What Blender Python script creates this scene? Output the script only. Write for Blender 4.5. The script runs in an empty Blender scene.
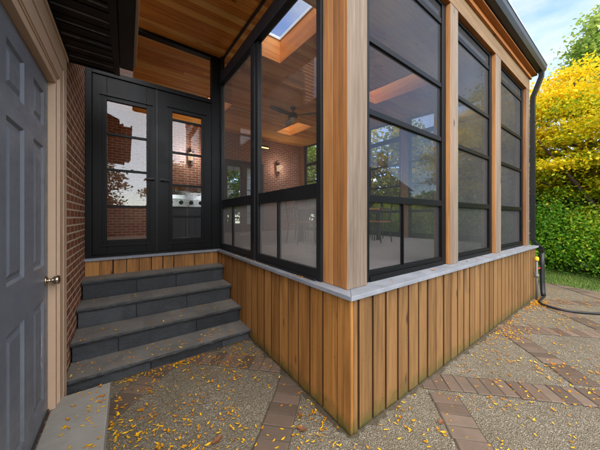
import bpy, bmesh, math, random
import numpy as np
from mathutils import Vector, Matrix, noise as mnoise
random.seed(7); RNG = np.random.default_rng(7)
sc = bpy.context.scene
C = sc.collection
R = math.radians

# ------------------------------------------------------------------ camera
cam_d = bpy.data.cameras.new('camera'); cam = bpy.data.objects.new('camera', cam_d); C.objects.link(cam)
cam_d.sensor_width = 36.0; cam_d.sensor_fit = 'HORIZONTAL'; cam_d.lens = 36 * 242.9 / 600
cam_d.shift_y = -0.0125
cam_d.clip_start = 0.02; cam_d.clip_end = 400
cam.location = (-1.241, -1.145, 1.5)
cam.rotation_euler = (R(90), 0, -math.atan2(.5801, .8145))
sc.camera = cam

# ------------------------------------------------------------------ sky and sun
SUN = Vector((-.32, -.82, .47)).normalized()
el = math.asin(SUN.z); az = math.atan2(SUN.x, SUN.y)
w = bpy.data.worlds.new('World'); sc.world = w; w.use_nodes = True
wn = w.node_tree.nodes; wl = w.node_tree.links; wn.clear()
sky = wn.new('ShaderNodeTexSky'); sky.sky_type = 'NISHITA'; sky.sun_disc = False
sky.sun_elevation = el; sky.sun_rotation = az; sky.air_density = .75; sky.dust_density = .2; sky.ozone_density = 1.8
bg = wn.new('ShaderNodeBackground'); bg.inputs['Strength'].default_value = .08
out = wn.new('ShaderNodeOutputWorld')
tc = wn.new('ShaderNodeTexCoord'); mp = wn.new('ShaderNodeMapping'); mp.inputs['Scale'].default_value = (1.3, 1.3, 4.0)
cn = wn.new('ShaderNodeTexNoise'); cn.inputs['Scale'].default_value = 2.2; cn.inputs['Detail'].default_value = 7; cn.inputs['Roughness'].default_value = .58
cr = wn.new('ShaderNodeMapRange'); cr.inputs[1].default_value = .36; cr.inputs[2].default_value = .62; cr.inputs[3].default_value = 0; cr.inputs[4].default_value = .85
mx = wn.new('ShaderNodeMix'); mx.data_type = 'RGBA'; mx.inputs[7].default_value = (2.5, 2.4, 2.3, 1)
wl.new(tc.outputs['Generated'], mp.inputs[0]); wl.new(mp.outputs[0], cn.inputs['Vector']); wl.new(cn.outputs[0], cr.inputs[0])
sp_ = wn.new('ShaderNodeSeparateXYZ'); wl.new(tc.outputs['Generated'], sp_.inputs[0])
ev = wn.new('ShaderNodeMapRange'); ev.inputs[1].default_value = .2; ev.inputs[2].default_value = .75; ev.inputs[3].default_value = .3; ev.inputs[4].default_value = 1.0; wl.new(sp_.outputs[2], ev.inputs[0])
ml = wn.new('ShaderNodeMath'); ml.operation = 'MULTIPLY'; wl.new(cr.outputs[0], ml.inputs[0]); wl.new(ev.outputs[0], ml.inputs[1])   # cloud thickens overhead, out of view, added to whiten and raise ambient light
wl.new(ml.outputs[0], mx.inputs[0]); wl.new(sky.outputs[0], mx.inputs[6]); wl.new(mx.outputs[2], bg.inputs[0]); wl.new(bg.outputs[0], out.inputs[0])
sd = bpy.data.lights.new('sun', 'SUN'); sd.energy = 1.5; sd.angle = R(110); sd.color = (1, .93, .82)
so = bpy.data.objects.new('sun', sd); C.objects.link(so); so.rotation_euler = (-SUN).to_track_quat('-Z', 'Y').to_euler(); so.location = (0, -20, 20)
sc.view_settings.view_transform = 'Standard'; sc.view_settings.look = 'None'; sc.view_settings.gamma = 1; sc.view_settings.use_curve_mapping = False
sc.view_settings.exposure = 2.85
sc.render.engine = 'CYCLES'
sc.cycles.transparent_max_bounces = 32; sc.cycles.max_bounces = 10; sc.cycles.diffuse_bounces = 5; sc.cycles.glossy_bounces = 5
sc.cycles.use_denoising = True; sc.cycles.caustics_reflective = False; sc.cycles.caustics_refractive = False

# ------------------------------------------------------------------ node helpers
def lin(r, g, b):
    f = lambda c: (c / 255 / 12.92) if c / 255 <= .04045 else ((c / 255 + .055) / 1.055) ** 2.4
    return (f(r), f(g), f(b), 1)

class NT:
    def __init__(s, name):
        s.m = bpy.data.materials.new(name); s.m.use_nodes = True
        s.t = s.m.node_tree; s.t.nodes.clear(); s.l = s.t.links
        s.out = s.n('ShaderNodeOutputMaterial')
    def n(s, typ, **kw):
        x = s.t.nodes.new(typ)
        for k, v in kw.items(): setattr(x, k, v)
        return x
    def set(s, sock, v):
        if v is None: return
        if hasattr(v, 'is_linked') or isinstance(v, bpy.types.NodeSocket): s.l.new(v, sock)
        else:
            if sock.type == 'RGBA' and len(v) == 3: v = (*v, 1)
            sock.default_value = v
    def coord(s, which='Object'): return s.n('ShaderNodeTexCoord').outputs[which]
    def mapping(s, vec, scale=(1, 1, 1), loc=(0, 0, 0), rot=(0, 0, 0)):
        x = s.n('ShaderNodeMapping'); s.set(x.inputs[0], vec)
        x.inputs['Scale'].default_value = scale; x.inputs['Location'].default_value = loc; x.inputs['Rotation'].default_value = rot
        return x.outputs[0]
    def noise(s, vec, scale=5, detail=4, rough=.55, dist=0):
        x = s.n('ShaderNodeTexNoise'); s.set(x.inputs['Vector'], vec)
        x.inputs['Scale'].default_value = scale; x.inputs['Detail'].default_value = detail; x.inputs['Roughness'].default_value = rough; x.inputs['Distortion'].default_value = dist
        return x.outputs['Fac']
    def voro(s, vec, scale=5, feature='F1', out='Distance'):
        x = s.n('ShaderNodeTexVoronoi'); x.feature = feature; s.set(x.inputs['Vector'], vec); x.inputs['Scale'].default_value = scale
        return x.outputs[out]
    def rng(s, v, a, b, c=0, d=1):
        x = s.n('ShaderNodeMapRange'); s.set(x.inputs[0], v)
        for i, q in enumerate((a, b, c, d)): x.inputs[i + 1].default_value = q
        return x.outputs[0]
    def ramp(s, v, stops):
        x = s.n('ShaderNodeValToRGB'); s.set(x.inputs[0], v); e = x.color_ramp.elements
        while len(e) < len(stops): e.new(.5)
        for q, (p, c) in zip(e, stops): q.position = p; q.color = c if len(c) == 4 else (*c, 1)
        return x.outputs[0]
    def mix(s, f, a, b, mode='MIX'):
        x = s.n('ShaderNodeMix', data_type='RGBA', blend_type=mode); s.set(x.inputs[0], f); s.set(x.inputs[6], a); s.set(x.inputs[7], b)
        return x.outputs[2]
    def math(s, op, a, b=None):
        x = s.n('ShaderNodeMath', operation=op); s.set(x.inputs[0], a); s.set(x.inputs[1], b)
        return x.outputs[0]
    def vmath(s, op, a, b):
        x = s.n('ShaderNodeVectorMath', operation=op); s.set(x.inputs[0], a); s.set(x.inputs[1], b)
        return x.outputs[0]
    def attr(s, name='rnd'):
        x = s.n('ShaderNodeAttribute', attribute_name=name); y = s.n('ShaderNodeSeparateColor'); s.l.new(x.outputs['Color'], y.inputs[0])
        return y.outputs[0], y.outputs[1], y.outputs[2], x.outputs['Color']
    def sep(s, v):
        x = s.n('ShaderNodeSeparateXYZ'); s.set(x.inputs[0], v); return x.outputs
    def comb(s, a, b, c):
        x = s.n('ShaderNodeCombineXYZ')
        for i, q in enumerate((a, b, c)): s.set(x.inputs[i], q)
        return x.outputs[0]
    def bump(s, h, strength=.3, dist=.01):
        x = s.n('ShaderNodeBump'); s.set(x.inputs['Height'], h); x.inputs['Strength'].default_value = strength; x.inputs['Distance'].default_value = dist
        return x.outputs[0]
    def bsdf(s, col, rough=.6, metal=0, normal=None, spec=.5, final=True):
        x = s.n('ShaderNodeBsdfPrincipled'); s.set(x.inputs['Base Color'], col); s.set(x.inputs['Roughness'], rough); s.set(x.inputs['Metallic'], metal)
        s.set(x.inputs['Specular IOR Level'], spec)
        if normal is not None: s.set(x.inputs['Normal'], normal)
        if final: s.l.new(x.outputs[0], s.out.inputs[0])
        return x.outputs[0]
    def shmix(s, f, a, b, final=False):
        x = s.n('ShaderNodeMixShader'); s.set(x.inputs[0], f); s.l.new(a, x.inputs[1]); s.l.new(b, x.inputs[2])
        if final: s.l.new(x.outputs[0], s.out.inputs[0])
        return x.outputs[0]

M = {}
def wood(name, axis, dark, mid, light, rough=.5, tint=.35, knots=True, algae=False, grain=1.0, spec=.4, drip=False, blotch=.45):
    t = NT(name); co = t.coord(); r1, r2, r3, _ = t.attr()
    off = t.comb(t.math('MULTIPLY', r2, 37.), t.math('MULTIPLY', r3, 53.), t.math('MULTIPLY', r2, 71.))
    v = t.vmath('ADD', co, off)
    s1 = [38, 38, 38]; s1[axis] = 1.1
    s2 = [190, 190, 190]; s2[axis] = 5
    s3 = [9, 9, 9]; s3[axis] = .9
    a = t.noise(t.mapping(v, s1), 1, 5, .6, .9)
    b = t.noise(t.mapping(v, s2), 1, 3, .6)
    c = t.noise(t.mapping(v, s3), 1, 3, .5)
    h = t.math('ADD', t.math('MULTIPLY', a, .62), t.math('ADD', t.math('MULTIPLY', b, .2 * grain), t.math('MULTIPLY', c, .18)))
    h2 = t.math('ADD', h, t.rng(r1, 0, 1, -tint * .4, tint * .4))
    col = t.ramp(h2, [(.22, dark), (.48, mid), (.74, light)])
    bl = t.noise(t.mapping(v, [(.7 if i == axis else 6.) for i in range(3)]), 1, 4, .6, .4)
    col = t.mix(t.rng(bl, .48, .72, 0, blotch), col, tuple(q * .6 for q in dark[:3]) + (1,))
    if knots:
        k = [7.5, 7.5, 7.5]; k[axis] = 2.6
        d = t.voro(t.mapping(v, k), 1)
        rare = t.math('GREATER_THAN', t.sep(t.voro(t.mapping(v, k), 1, out='Color'))[0], .62)
        kn = t.math('MULTIPLY', t.rng(d, .05, .17, 1, 0), rare)
        col = t.mix(t.math('MULTIPLY', kn, .8), col, tuple(q * .25 for q in dark[:3]) + (1,))
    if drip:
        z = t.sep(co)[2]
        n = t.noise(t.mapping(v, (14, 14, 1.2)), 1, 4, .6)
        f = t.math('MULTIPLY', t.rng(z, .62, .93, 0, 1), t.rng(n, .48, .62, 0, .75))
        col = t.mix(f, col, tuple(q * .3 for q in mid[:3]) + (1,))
    if algae:
        z = t.sep(co)[2]; n = t.noise(co, 13, 4, .65)
        f = t.math('MULTIPLY', t.rng(t.math('SUBTRACT', z, t.math('MULTIPLY', n, .26)), -.12, .02, 1, 0), .85)
        col = t.mix(f, col, lin(74, 74, 30))
        f = t.math('MULTIPLY', t.rng(t.math('SUBTRACT', z, t.math('MULTIPLY', n, .05)), -.02, .012, 1, 0), .9)
        col = t.mix(f, col, lin(40, 38, 22))
    t.bsdf(col, t.rng(b, .3, .7, rough - .08, rough + .12), 0, t.bump(t.math('ADD', a, t.math('MULTIPLY', b, .6)), .25, .002), spec)
    M[name] = t.m; return t.m

def plain(name, col, rough=.5, metal=0, var=.12, scale=6, bump=0, spec=.5):
    t = NT(name); co = t.coord(); n = t.noise(co, scale, 5, .6); n2 = t.noise(co, scale * 9, 3, .6)
    f = t.math('ADD', t.math('MULTIPLY', n, .7), t.math('MULTIPLY', n2, .3))
    c = t.mix(t.rng(f, .3, .7), tuple(q * (1 - var) for q in col[:3]), tuple(min(1, q * (1 + var)) for q in col[:3]))
    t.bsdf(c, t.rng(n, .3, .7, max(.02, rough - .06), rough + .06), metal, t.bump(n2, bump, .002) if bump else None, spec)
    M[name] = t.m; return t.m

wood('cedar_left', 2, lin(90, 56, 24), lin(158, 107, 52), lin(184, 134, 74), .55, .26, algae=True, drip=True)
wood('cedar_right', 2, lin(70, 47, 24), lin(124, 90, 51), lin(148, 113, 70), .62, .22, algae=True, drip=True)
wood('cedar_post', 2, lin(96, 58, 28), lin(158, 106, 60), lin(186, 136, 86), .5, .4, knots=False)
wood('cedar_weathered', 2, lin(54, 45, 37), lin(104, 89, 75), lin(130, 115, 100), .75, .25, grain=1.8, knots=True)
wood('cedar_beam_weathered', 0, lin(80, 60, 40), lin(126, 100, 68), lin(150, 128, 96), .7, .25, grain=1.5)
wood('cedar_beam', 0, lin(110, 62, 26), lin(176, 112, 54), lin(204, 146, 84), .55, .25)
wood('ceiling_wood', 0, lin(176, 92, 30), lin(242, 156, 66), lin(250, 194, 108), .62, .42, spec=.2)
wood('skylight_wood_x', 0, lin(170, 84, 22), lin(228, 136, 46), lin(244, 172, 84), .5, .3, knots=False)
wood('skylight_wood_y', 1, lin(170, 84, 22), lin(228, 136, 46), lin(244, 172, 84), .5, .3, knots=False)
wood('cedar_side_shaded', 2, lin(46, 27, 12), lin(80, 50, 24), lin(104, 68, 36), .7, .2, knots=False)  # board sides coloured dark so the gaps read as shaded
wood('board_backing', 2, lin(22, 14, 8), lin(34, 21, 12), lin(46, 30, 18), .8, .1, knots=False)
wood('table_wood', 0, lin(120, 74, 40), lin(176, 120, 70), lin(200, 150, 100), .45, .2)
plain('black_metal', lin(14, 15, 17), .42, 0, .2, 3)
plain('black_frame', lin(12, 13, 14), .42, 0, .18, 4, spec=.18)
plain('dark_grey_frame', lin(30, 31, 33), .4, 0, .15, 4, spec=.25)
plain('grey_frame', lin(62, 65, 70), .45, 0, .12, 4)
plain('black_soffit', lin(20, 20, 22), .35, 0, .2, 3)
plain('soffit_bead', lin(120, 122, 124), .3, .2, .1)  # pale grey paints in the light caught by the soffit ridges
plain('gutter_grey', lin(50, 53, 56), .4, .2, .12, 3)
plain('gutter_lip', lin(178, 182, 182), .35, .3, .1, 3)
plain('beige_trim', lin(190, 162, 136), .5, 0, .06, 4)
plain('coping', lin(124, 128, 135), .62, 0, .26, 5, .4)
plain('concrete_slab', lin(142, 139, 132), .9, 0, .16, 9, .5)
plain('steel', lin(190, 188, 184), .28, 1, .05, 8)
plain('nickel', lin(196, 180, 160), .22, 1, .05, 8)
plain('rubber', lin(22, 22, 24), .5, 0, .2, 9)
plain('yellow_plastic', lin(236, 178, 30), .5, 0, .06)
plain('red_plastic', lin(196, 66, 44), .5, 0, .06)
plain('pipe_grey', lin(104, 102, 98), .5, .3, .1)
plain('floor_stone', lin(206, 202, 196), .55, 0, .12, 2)
plain('roof_dark', lin(52, 50, 50), .9, 0, .2, 6)
plain('white_paint', lin(222, 220, 214), .6, 0, .05)
plain('charcoal', lin(48, 48, 50), .5, 0, .15)
plain('seat_wood', lin(176, 118, 66), .5, 0, .2, 14)
plain('bark', lin(74, 58, 46), .9, 0, .35, 12, .8)
plain('lamp_shade', lin(205, 200, 190), .4, 0, .05)
plain('dirt', lin(72, 62, 46), .95, 0, .35, 40, .6)
plain('nail_head', lin(44, 36, 30), .5, .4, .2)
plain('soil', lin(70, 54, 40), .95, 0, .3, 8, .6)

# door paint: blue grey with faint grain and scuffs
t = NT('door_paint'); co = t.coord(); g = t.noise(t.mapping(co, (60, 60, 2.5)), 1, 4, .6); n = t.noise(co, 3, 4, .6)
sc_ = t.noise(t.mapping(co, (40, 55, 9)), 1, 6, .7)
c = t.mix(t.rng(n, .3, .7), lin(102, 108, 117), lin(115, 121, 131)); c = t.mix(t.rng(sc_, .70, .78, 0, .5), c, lin(168, 172, 178))
dz = t.sep(co)[2]; gr = t.noise(co, 11, 5, .7); c = t.mix(t.math('MULTIPLY', t.rng(dz, .15, .75, .55, 0), t.rng(gr, .4, .65)), c, lin(70, 66, 60))
sm = t.noise(t.mapping(co, (4, 4, 7)), 1, 5, .7); c = t.mix(t.rng(sm, .56, .74, 0, .3), c, lin(72, 72, 74))
t.bsdf(c, t.rng(sm, .3, .7, .3, .55), 0, t.bump(g, .25, .0015)); M['door_paint'] = t.m

# brick walls
def brick(name, plane, c1, c2, mortar, sc_off=0):
    t = NT(name); s = t.sep(t.coord())
    v = t.comb(s[1] if plane == 'x' else s[0], s[2], 0.)
    b = t.n('ShaderNodeTexBrick'); b.offset = .5; t.set(b.inputs['Vector'], v)
    b.inputs['Color1'].default_value = c1; b.inputs['Color2'].default_value = c2; b.inputs['Mortar'].default_value = mortar
    b.inputs['Scale'].default_value = 1; b.inputs['Brick Width'].default_value = .215; b.inputs['Row Height'].default_value = .075
    b.inputs['Mortar Size'].default_value = .009; b.inputs['Mortar Smooth'].default_value = .3; b.inputs['Bias'].default_value = -.1
    n = t.noise(t.coord(), 9, 5, .65); n2 = t.noise(t.coord(), 60, 4, .7)
    c = t.mix(t.rng(n, .35, .75, 0, .55), b.outputs[0], tuple(q * .45 for q in c2[:3]))
    c = t.mix(t.rng(n2, .55, .8, 0, .35), c, mortar)
    c = t.mix(b.outputs['Fac'], c, mortar)
    h = t.math('ADD', t.math('MULTIPLY', t.math('SUBTRACT', 1., b.outputs['Fac']), 1.), t.math('MULTIPLY', n2, .35))
    t.bsdf(c, .85, 0, t.bump(h, .7, .006), .3); M[name] = t.m
brick('brick_side', 'x', lin(146, 84, 54), lin(108, 60, 40), lin(186, 170, 150))
brick('brick_back', 'y', lin(188, 122, 98), lin(156, 94, 74), lin(208, 196, 184))

# exposed aggregate patio
t = NT('aggregate'); co = t.coord()
cel = t.n('ShaderNodeTexVoronoi'); cel.feature = 'F1'; t.set(cel.inputs['Vector'], co); cel.inputs['Scale'].default_value = 135
cv = t.sep(cel.outputs['Color'])
stone = t.ramp(cv[0], [(0, lin(84, 77, 66)), (.3, lin(116, 109, 95)), (.55, lin(134, 127, 112)), (.8, lin(156, 148, 131)), (1, lin(190, 182, 166))])
edge = t.rng(cel.outputs['Distance'], .35, .75, 0, 1)
c = t.mix(edge, stone, lin(108, 98, 80))
c2 = t.n('ShaderNodeTexVoronoi'); c2.feature = 'F1'; t.set(c2.inputs['Vector'], co); c2.inputs['Scale'].default_value = 58; s2 = t.sep(c2.outputs['Color'])
peb = t.math('MULTIPLY', t.math('GREATER_THAN', s2[0], .62), t.rng(c2.outputs['Distance'], .30, .38, 1, 0))
c = t.mix(peb, c, t.ramp(s2[1], [(0, lin(88, 78, 66)), (.4, lin(136, 120, 98)), (.75, lin(166, 152, 130)), (1, lin(196, 188, 174))]))
big = t.noise(co, 1.6, 5, .6); med = t.noise(co, 7, 4, .6)
c = t.mix(t.rng(big, .35, .7, 0, .5), c, lin(104, 94, 74)); c = t.mix(t.rng(med, .5, .75, 0, .4), c, lin(80, 70, 52))
t.bsdf(c, t.rng(big, .3, .7, .6, .85), 0, t.bump(t.math('ADD', t.math('ADD', t.math('MULTIPLY', edge, -.8), t.math('MULTIPLY', peb, .7)), t.math('MULTIPLY', med, .3)), .9, .007), .4); M['aggregate'] = t.m
# paver bricks
t = NT('paver'); co = t.coord(); r1, r2, r3, _ = t.attr(); n = t.noise(co, 22, 5, .65); n2 = t.noise(co, 130, 3, .6); big = t.noise(co, 2.2, 4, .6)
c = t.ramp(t.math('ADD', t.math('MULTIPLY', r1, .75), t.math('MULTIPLY', n, .25)), [(.1, lin(84, 69, 58)), (.5, lin(104, 87, 74)), (.9, lin(122, 104, 90))])
c = t.mix(t.rng(n2, .5, .75, 0, .5), c, lin(80, 70, 60)); c = t.mix(t.rng(big, .45, .7, 0, .55), c, lin(84, 76, 66))
t.bsdf(c, .8, 0, t.bump(t.math('ADD', n, n2), .5, .003), .35); M['paver'] = t.m
plain('paver_joint', lin(70, 62, 50), .95, 0, .25, 30, .6)
# bluestone of the steps
def slate(name, a, b, c3, bumpk):
    t = NT(name); co = t.coord(); r1, r2, r3, _ = t.attr(); n = t.noise(co, 5, 6, .65, .6); n2 = t.noise(t.mapping(co, (30, 30, 60)), 1, 5, .7); n3 = t.noise(co, 90, 3, .6)
    h = t.math('ADD', t.math('ADD', t.math('MULTIPLY', n, .5), t.math('MULTIPLY', n2, .3)), t.math('MULTIPLY', r1, .25))
    c = t.ramp(h, [(.28, a), (.52, b), (.8, c3)]); c = t.mix(t.rng(n3, .58, .75, 0, .35), c, c3)
    t.bsdf(c, t.rng(n, .3, .7, .5, .75), 0, t.bump(t.math('ADD', t.math('MULTIPLY', n, .5), n2), bumpk, .006), .4); M[name] = t.m
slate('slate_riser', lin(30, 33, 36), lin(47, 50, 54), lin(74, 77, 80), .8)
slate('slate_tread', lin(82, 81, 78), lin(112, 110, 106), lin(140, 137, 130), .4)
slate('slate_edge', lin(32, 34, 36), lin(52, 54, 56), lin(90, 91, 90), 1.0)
# grass, leaves
def leafmat(name, stops, rough=.55, trans=.45):
    t = NT(name); r1, r2, r3, _ = t.attr(); n = t.noise(t.coord(), 60, 2, .5)
    c = t.ramp(t.math('ADD', t.math('MULTIPLY', r1, .85), t.math('MULTIPLY', n, .15)), stops)
    a = t.bsdf(c, rough, 0, None, .3, final=False)
    tr = t.n('ShaderNodeBsdfTranslucent'); t.set(tr.inputs[0], c)
    t.shmix(trans, a, tr.outputs[0], True); M[name] = t.m
leafmat('leaf_yellow', [(0, lin(70, 106, 18)), (.2, lin(128, 150, 22)), (.4, lin(206, 190, 24)), (.65, lin(236, 206, 24)), (.85, lin(238, 192, 24)), (1, lin(240, 214, 70))])
leafmat('leaf_yellowgreen', [(0, lin(70, 92, 18)), (.4, lin(140, 150, 30)), (.75, lin(206, 186, 36)), (1, lin(232, 200, 50))])
leafmat('leaf_green', [(0, lin(36, 62, 16)), (.45, lin(74, 112, 26)), (.8, lin(116, 150, 44)), (1, lin(158, 178, 80))])
leafmat('leaf_hedge', [(0, lin(50, 92, 20)), (.35, lin(94, 152, 32)), (.65, lin(146, 184, 44)), (.85, lin(198, 200, 56)), (1, lin(222, 200, 56))])
leafmat('leaf_pale', [(0, lin(60, 88, 30)), (.4, lin(112, 140, 50)), (.8, lin(164, 182, 84)), (1, lin(206, 206, 120))])
leafmat('needle', [(0, lin(14, 26, 16)), (.6, lin(28, 44, 28)), (1, lin(46, 62, 42))])
leafmat('fallen_yellow', [(0, lin(160, 100, 12)), (.35, lin(204, 146, 16)), (.75, lin(222, 172, 28)), (1, lin(230, 190, 70))], .5, .12)
leafmat('fallen_orange', [(0, lin(120, 66, 18)), (.5, lin(188, 112, 22)), (1, lin(214, 146, 40))], .55, .08)
leafmat('fallen_brown', [(0, lin(84, 54, 34)), (.6, lin(116, 78, 52)), (1, lin(140, 100, 72))], .6, .05)
t = NT('grass'); co = t.coord(); n = t.noise(co, 3, 4, .6); r1, r2, r3, _ = t.attr()
t.bsdf(t.ramp(t.math('ADD', t.math('MULTIPLY', n, .5), t.math('MULTIPLY', r1, .5)), [(.2, lin(52, 76, 22)), (.55, lin(92, 120, 40)), (.85, lin(140, 152, 66))]), .8); M['grass'] = t.m
# glass and porch vinyl
def glass(name, tint, haze=0, hazecol=(.1, .1, .1), rough=.01, ior=1.5, boost=1.0, wave=0, mesh=None):
    t = NT(name); tr = t.n('ShaderNodeBsdfTransparent'); tr.inputs[0].default_value = (*tint, 1)
    base = tr.outputs[0]
    if haze:
        d = t.n('ShaderNodeBsdfDiffuse'); n = t.noise(t.coord(), 2.2, 4, .55)
        c = t.mix(t.rng(n, .3, .7), tuple(q * .9 for q in hazecol), tuple(q * 1.1 for q in hazecol)); t.set(d.inputs[0], c)
        base = t.shmix(haze, base, d.outputs[0])
    g = t.n('ShaderNodeBsdfGlossy'); g.inputs['Roughness'].default_value = rough; g.inputs[0].default_value = (1, 1, 1, 1)
    lw = t.n('ShaderNodeLayerWeight'); lw.inputs[0].default_value = .5
    f0 = ((ior - 1) / (ior + 1)) ** 2
    fr = t.math('ADD', t.math('MULTIPLY', t.math('POWER', lw.outputs['Facing'], 5.), 1 - f0), f0)
    if wave:
        co = t.coord(); nn = t.noise(t.mapping(co, (3, 3, 5)), 1, 2, .5); nm = t.bump(nn, wave, .02)
        t.set(g.inputs['Normal'], nm)
    f = t.math('MINIMUM', t.math('MULTIPLY', fr, boost), 1.)
    sh = t.shmix(f, base, g.outputs[0], mesh is None)
    if mesh is not None:      # woven insect screen: covers more the flatter one looks along it
        d2 = t.n('ShaderNodeBsdfDiffuse'); s_ = t.sep(t.coord()); hx = t.math('ADD', s_[0], s_[1])
        n = t.noise(t.coord(), 1.7, 3, .5); t.set(d2.inputs[0], t.mix(t.rng(n, .3, .7), tuple(q * .85 for q in mesh[0]), tuple(q * 1.15 for q in mesh[0])))
        xx = t.rng(lw.outputs['Facing'], mesh[1], mesh[2], 0, 1); cov = t.math('ADD', t.math('MULTIPLY', t.math('MULTIPLY', xx, xx), mesh[4] - mesh[3]), mesh[3])
        wv = t.math('MULTIPLY', t.math('SINE', t.math('MULTIPLY', hx, 420.)), t.math('SINE', t.math('MULTIPLY', s_[2], 420.)))
        cov = t.math('MULTIPLY', cov, t.rng(wv, -1, 1, .45, 1.55))
        t.shmix(cov, sh, d2.outputs[0], True)
    M[name] = t.m
glass('clear_glass', (.93, .95, .95), boost=.75)
glass('transom_glass', (.95, .96, .96), boost=.15)
glass('skylight_glass', (.9, .95, 1.0))
glass('screen_clear', (.92, .92, .92), 0, (.2, .2, .2), .02, 1.45, 1.0, .015, mesh=((.20, .185, .165), .3, .8, .08, .22))
glass('screen_grey', (.84, .84, .86), 0, (.2, .2, .2), .02, 1.45, .85, .015, mesh=((.05, .051, .053), .34, .78, .15, .80))
glass('screen_fog', (.84, .84, .84), .42, (.36, .35, .335), .05, 1.45, 1.0, .02)
for nm_, col_, st in (('warm_glow', (1, .55, .18, 1), 1.2), ('lamp_lit', (1, .86, .68, 1), .13)):
    t = NT(nm_); e = t.n('ShaderNodeEmission'); n = t.noise(t.coord(), 14, 2, .5); t.set(e.inputs[0], t.mix(n, col_, (1, .42, .1, 1))); e.inputs[1].default_value = st; t.l.new(e.outputs[0], t.out.inputs[0]); M[nm_] = t.m

# ------------------------------------------------------------------ mesh helpers
class MB:
    def __init__(s): s.v = []; s.f = []; s.c = []; s.mi = []
    def face(s, pts, rnd=None, mi=0):
        b = len(s.v); s.v += [tuple(p) for p in pts]; s.f.append(tuple(range(b, b + len(pts)))); s.c.append(rnd or R3()); s.mi.append(mi)
    def hexa(s, p, rnd=None, mi=0):      # 8 points: bottom ring ccw then top ring
        b = len(s.v); s.v += [tuple(q) for q in p]; rnd = rnd or R3()
        for f in ((3, 2, 1, 0), (4, 5, 6, 7), (0, 1, 5, 4), (1, 2, 6, 5), (2, 3, 7, 6), (3, 0, 4, 7)):
            s.f.append(tuple(b + i for i in f)); s.c.append(rnd); s.mi.append(mi)
        return s
    def box(s, x0, x1, y0, y1, z0, z1, rnd=None, mi=0):
        x0, x1 = min(x0, x1), max(x0, x1); y0, y1 = min(y0, y1), max(y0, y1); z0, z1 = min(z0, z1), max(z0, z1)
        return s.hexa([(x0, y0, z0), (x1, y0, z0), (x1, y1, z0), (x0, y1, z0), (x0, y0, z1), (x1, y0, z1), (x1, y1, z1), (x0, y1, z1)], rnd, mi)
    def tube(s, pts, rad, n=10, rnd=None, mi=0, cap=True):
        pts = [Vector(p) for p in pts]; rad = rad if isinstance(rad, (list, tuple)) else [rad] * len(pts); rnd = rnd or R3(); b = len(s.v); up = None
        for i, p in enumerate(pts):
            d = (pts[min(i + 1, len(pts) - 1)] - pts[max(i - 1, 0)]).normalized()
            if up is None: up = d.orthogonal().normalized()
            up = (up - d * up.dot(d)).normalized(); q = d.cross(up)
            for k in range(n):
                a = 2 * math.pi * k / n; s.v.append(tuple(p + (up * math.cos(a) + q * math.sin(a)) * rad[i]))
        for i in range(len(pts) - 1):
            for k in range(n):
                s.f.append((b + i * n + k, b + i * n + (k + 1) % n, b + (i + 1) * n + (k + 1) % n, b + (i + 1) * n + k)); s.c.append(rnd); s.mi.append(mi)
        if cap:
            s.f.append(tuple(b + k for k in range(n))[::-1]); s.c.append(rnd); s.mi.append(mi)
            e = b + (len(pts) - 1) * n; s.f.append(tuple(e + k for k in range(n))); s.c.append(rnd); s.mi.append(mi)
        return s
    def lathe(s, prof, origin, axis='z', n=20, rnd=None):
        pts = []
        for r, h in prof:
            pts.append((r, h))
        b = len(s.v); rnd = rnd or R3(); o = Vector(origin)
        for r, h in pts:
            for k in range(n):
                a = 2 * math.pi * k / n; c_, s_ = r * math.cos(a), r * math.sin(a)
                p = {'z': (c_, s_, h), 'x': (h, c_, s_), 'y': (s_, h, c_)}[axis]; s.v.append(tuple(o + Vector(p)))
        for i in range(len(pts) - 1):
            for k in range(n):
                s.f.append((b + i * n + k, b + i * n + (k + 1) % n, b + (i + 1) * n + (k + 1) % n, b + (i + 1) * n + k)); s.c.append(rnd); s.mi.append(0)
        s.f.append(tuple(b + k for k in range(n))[::-1]); s.c.append(rnd); s.mi.append(0)
        e = b + (len(pts) - 1) * n; s.f.append(tuple(e + k for k in range(n))); s.c.append(rnd); s.mi.append(0)
        return s
    def build(s, name, mat, parent=None, bevel=0, smooth=False, origin=None):
        o_ = Vector(origin) if origin else (parent.matrix_world_loc if hasattr(parent, 'matrix_world_loc') else wloc(parent))
        me = bpy.data.meshes.new(name); me.from_pydata([tuple(Vector(p) - o_) for p in s.v], [], s.f)
        for m in (mat if isinstance(mat, (list, tuple)) else [mat]): me.materials.append(M[m] if isinstance(m, str) else m)
        me.polygons.foreach_set('material_index', s.mi)
        at = me.color_attributes.new('rnd', 'FLOAT_COLOR', 'CORNER'); arr = []
        for f, c in zip(s.f, s.c): arr += [c[0], c[1], c[2], 1.] * len(f)
        at.data.foreach_set('color', arr)
        if smooth: me.polygons.foreach_set('use_smooth', [True] * len(me.polygons))
        me.update()
        ob = bpy.data.objects.new(name, me); C.objects.link(ob)
        if parent is not None: ob.parent = parent
        else: ob.location = o_
        if bevel:
            bv = ob.modifiers.new('soft_edges', 'BEVEL'); bv.width = bevel; bv.segments = 2; bv.limit_method = 'ANGLE'; bv.angle_limit = R(40)
        return ob
def R3(): return (random.random(), random.random(), random.random())
def wloc(o):
    v = Vector((0, 0, 0))
    while o is not None: v += o.location; o = o.parent
    return v
def thing(name, label, cat, loc=(0, 0, 0), group=None):
    o = bpy.data.objects.new(name, None); C.objects.link(o); o.location = loc; o.empty_display_size = .1
    o['label'] = label; o['category'] = cat
    if group: o['group'] = group
    return o
def tag(o, label=None, cat=None, group=None, kind=None):
    if label: o['label'] = label
    if cat: o['category'] = cat
    if group: o['group'] = group
    if kind: o['kind'] = kind
    return o
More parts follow.
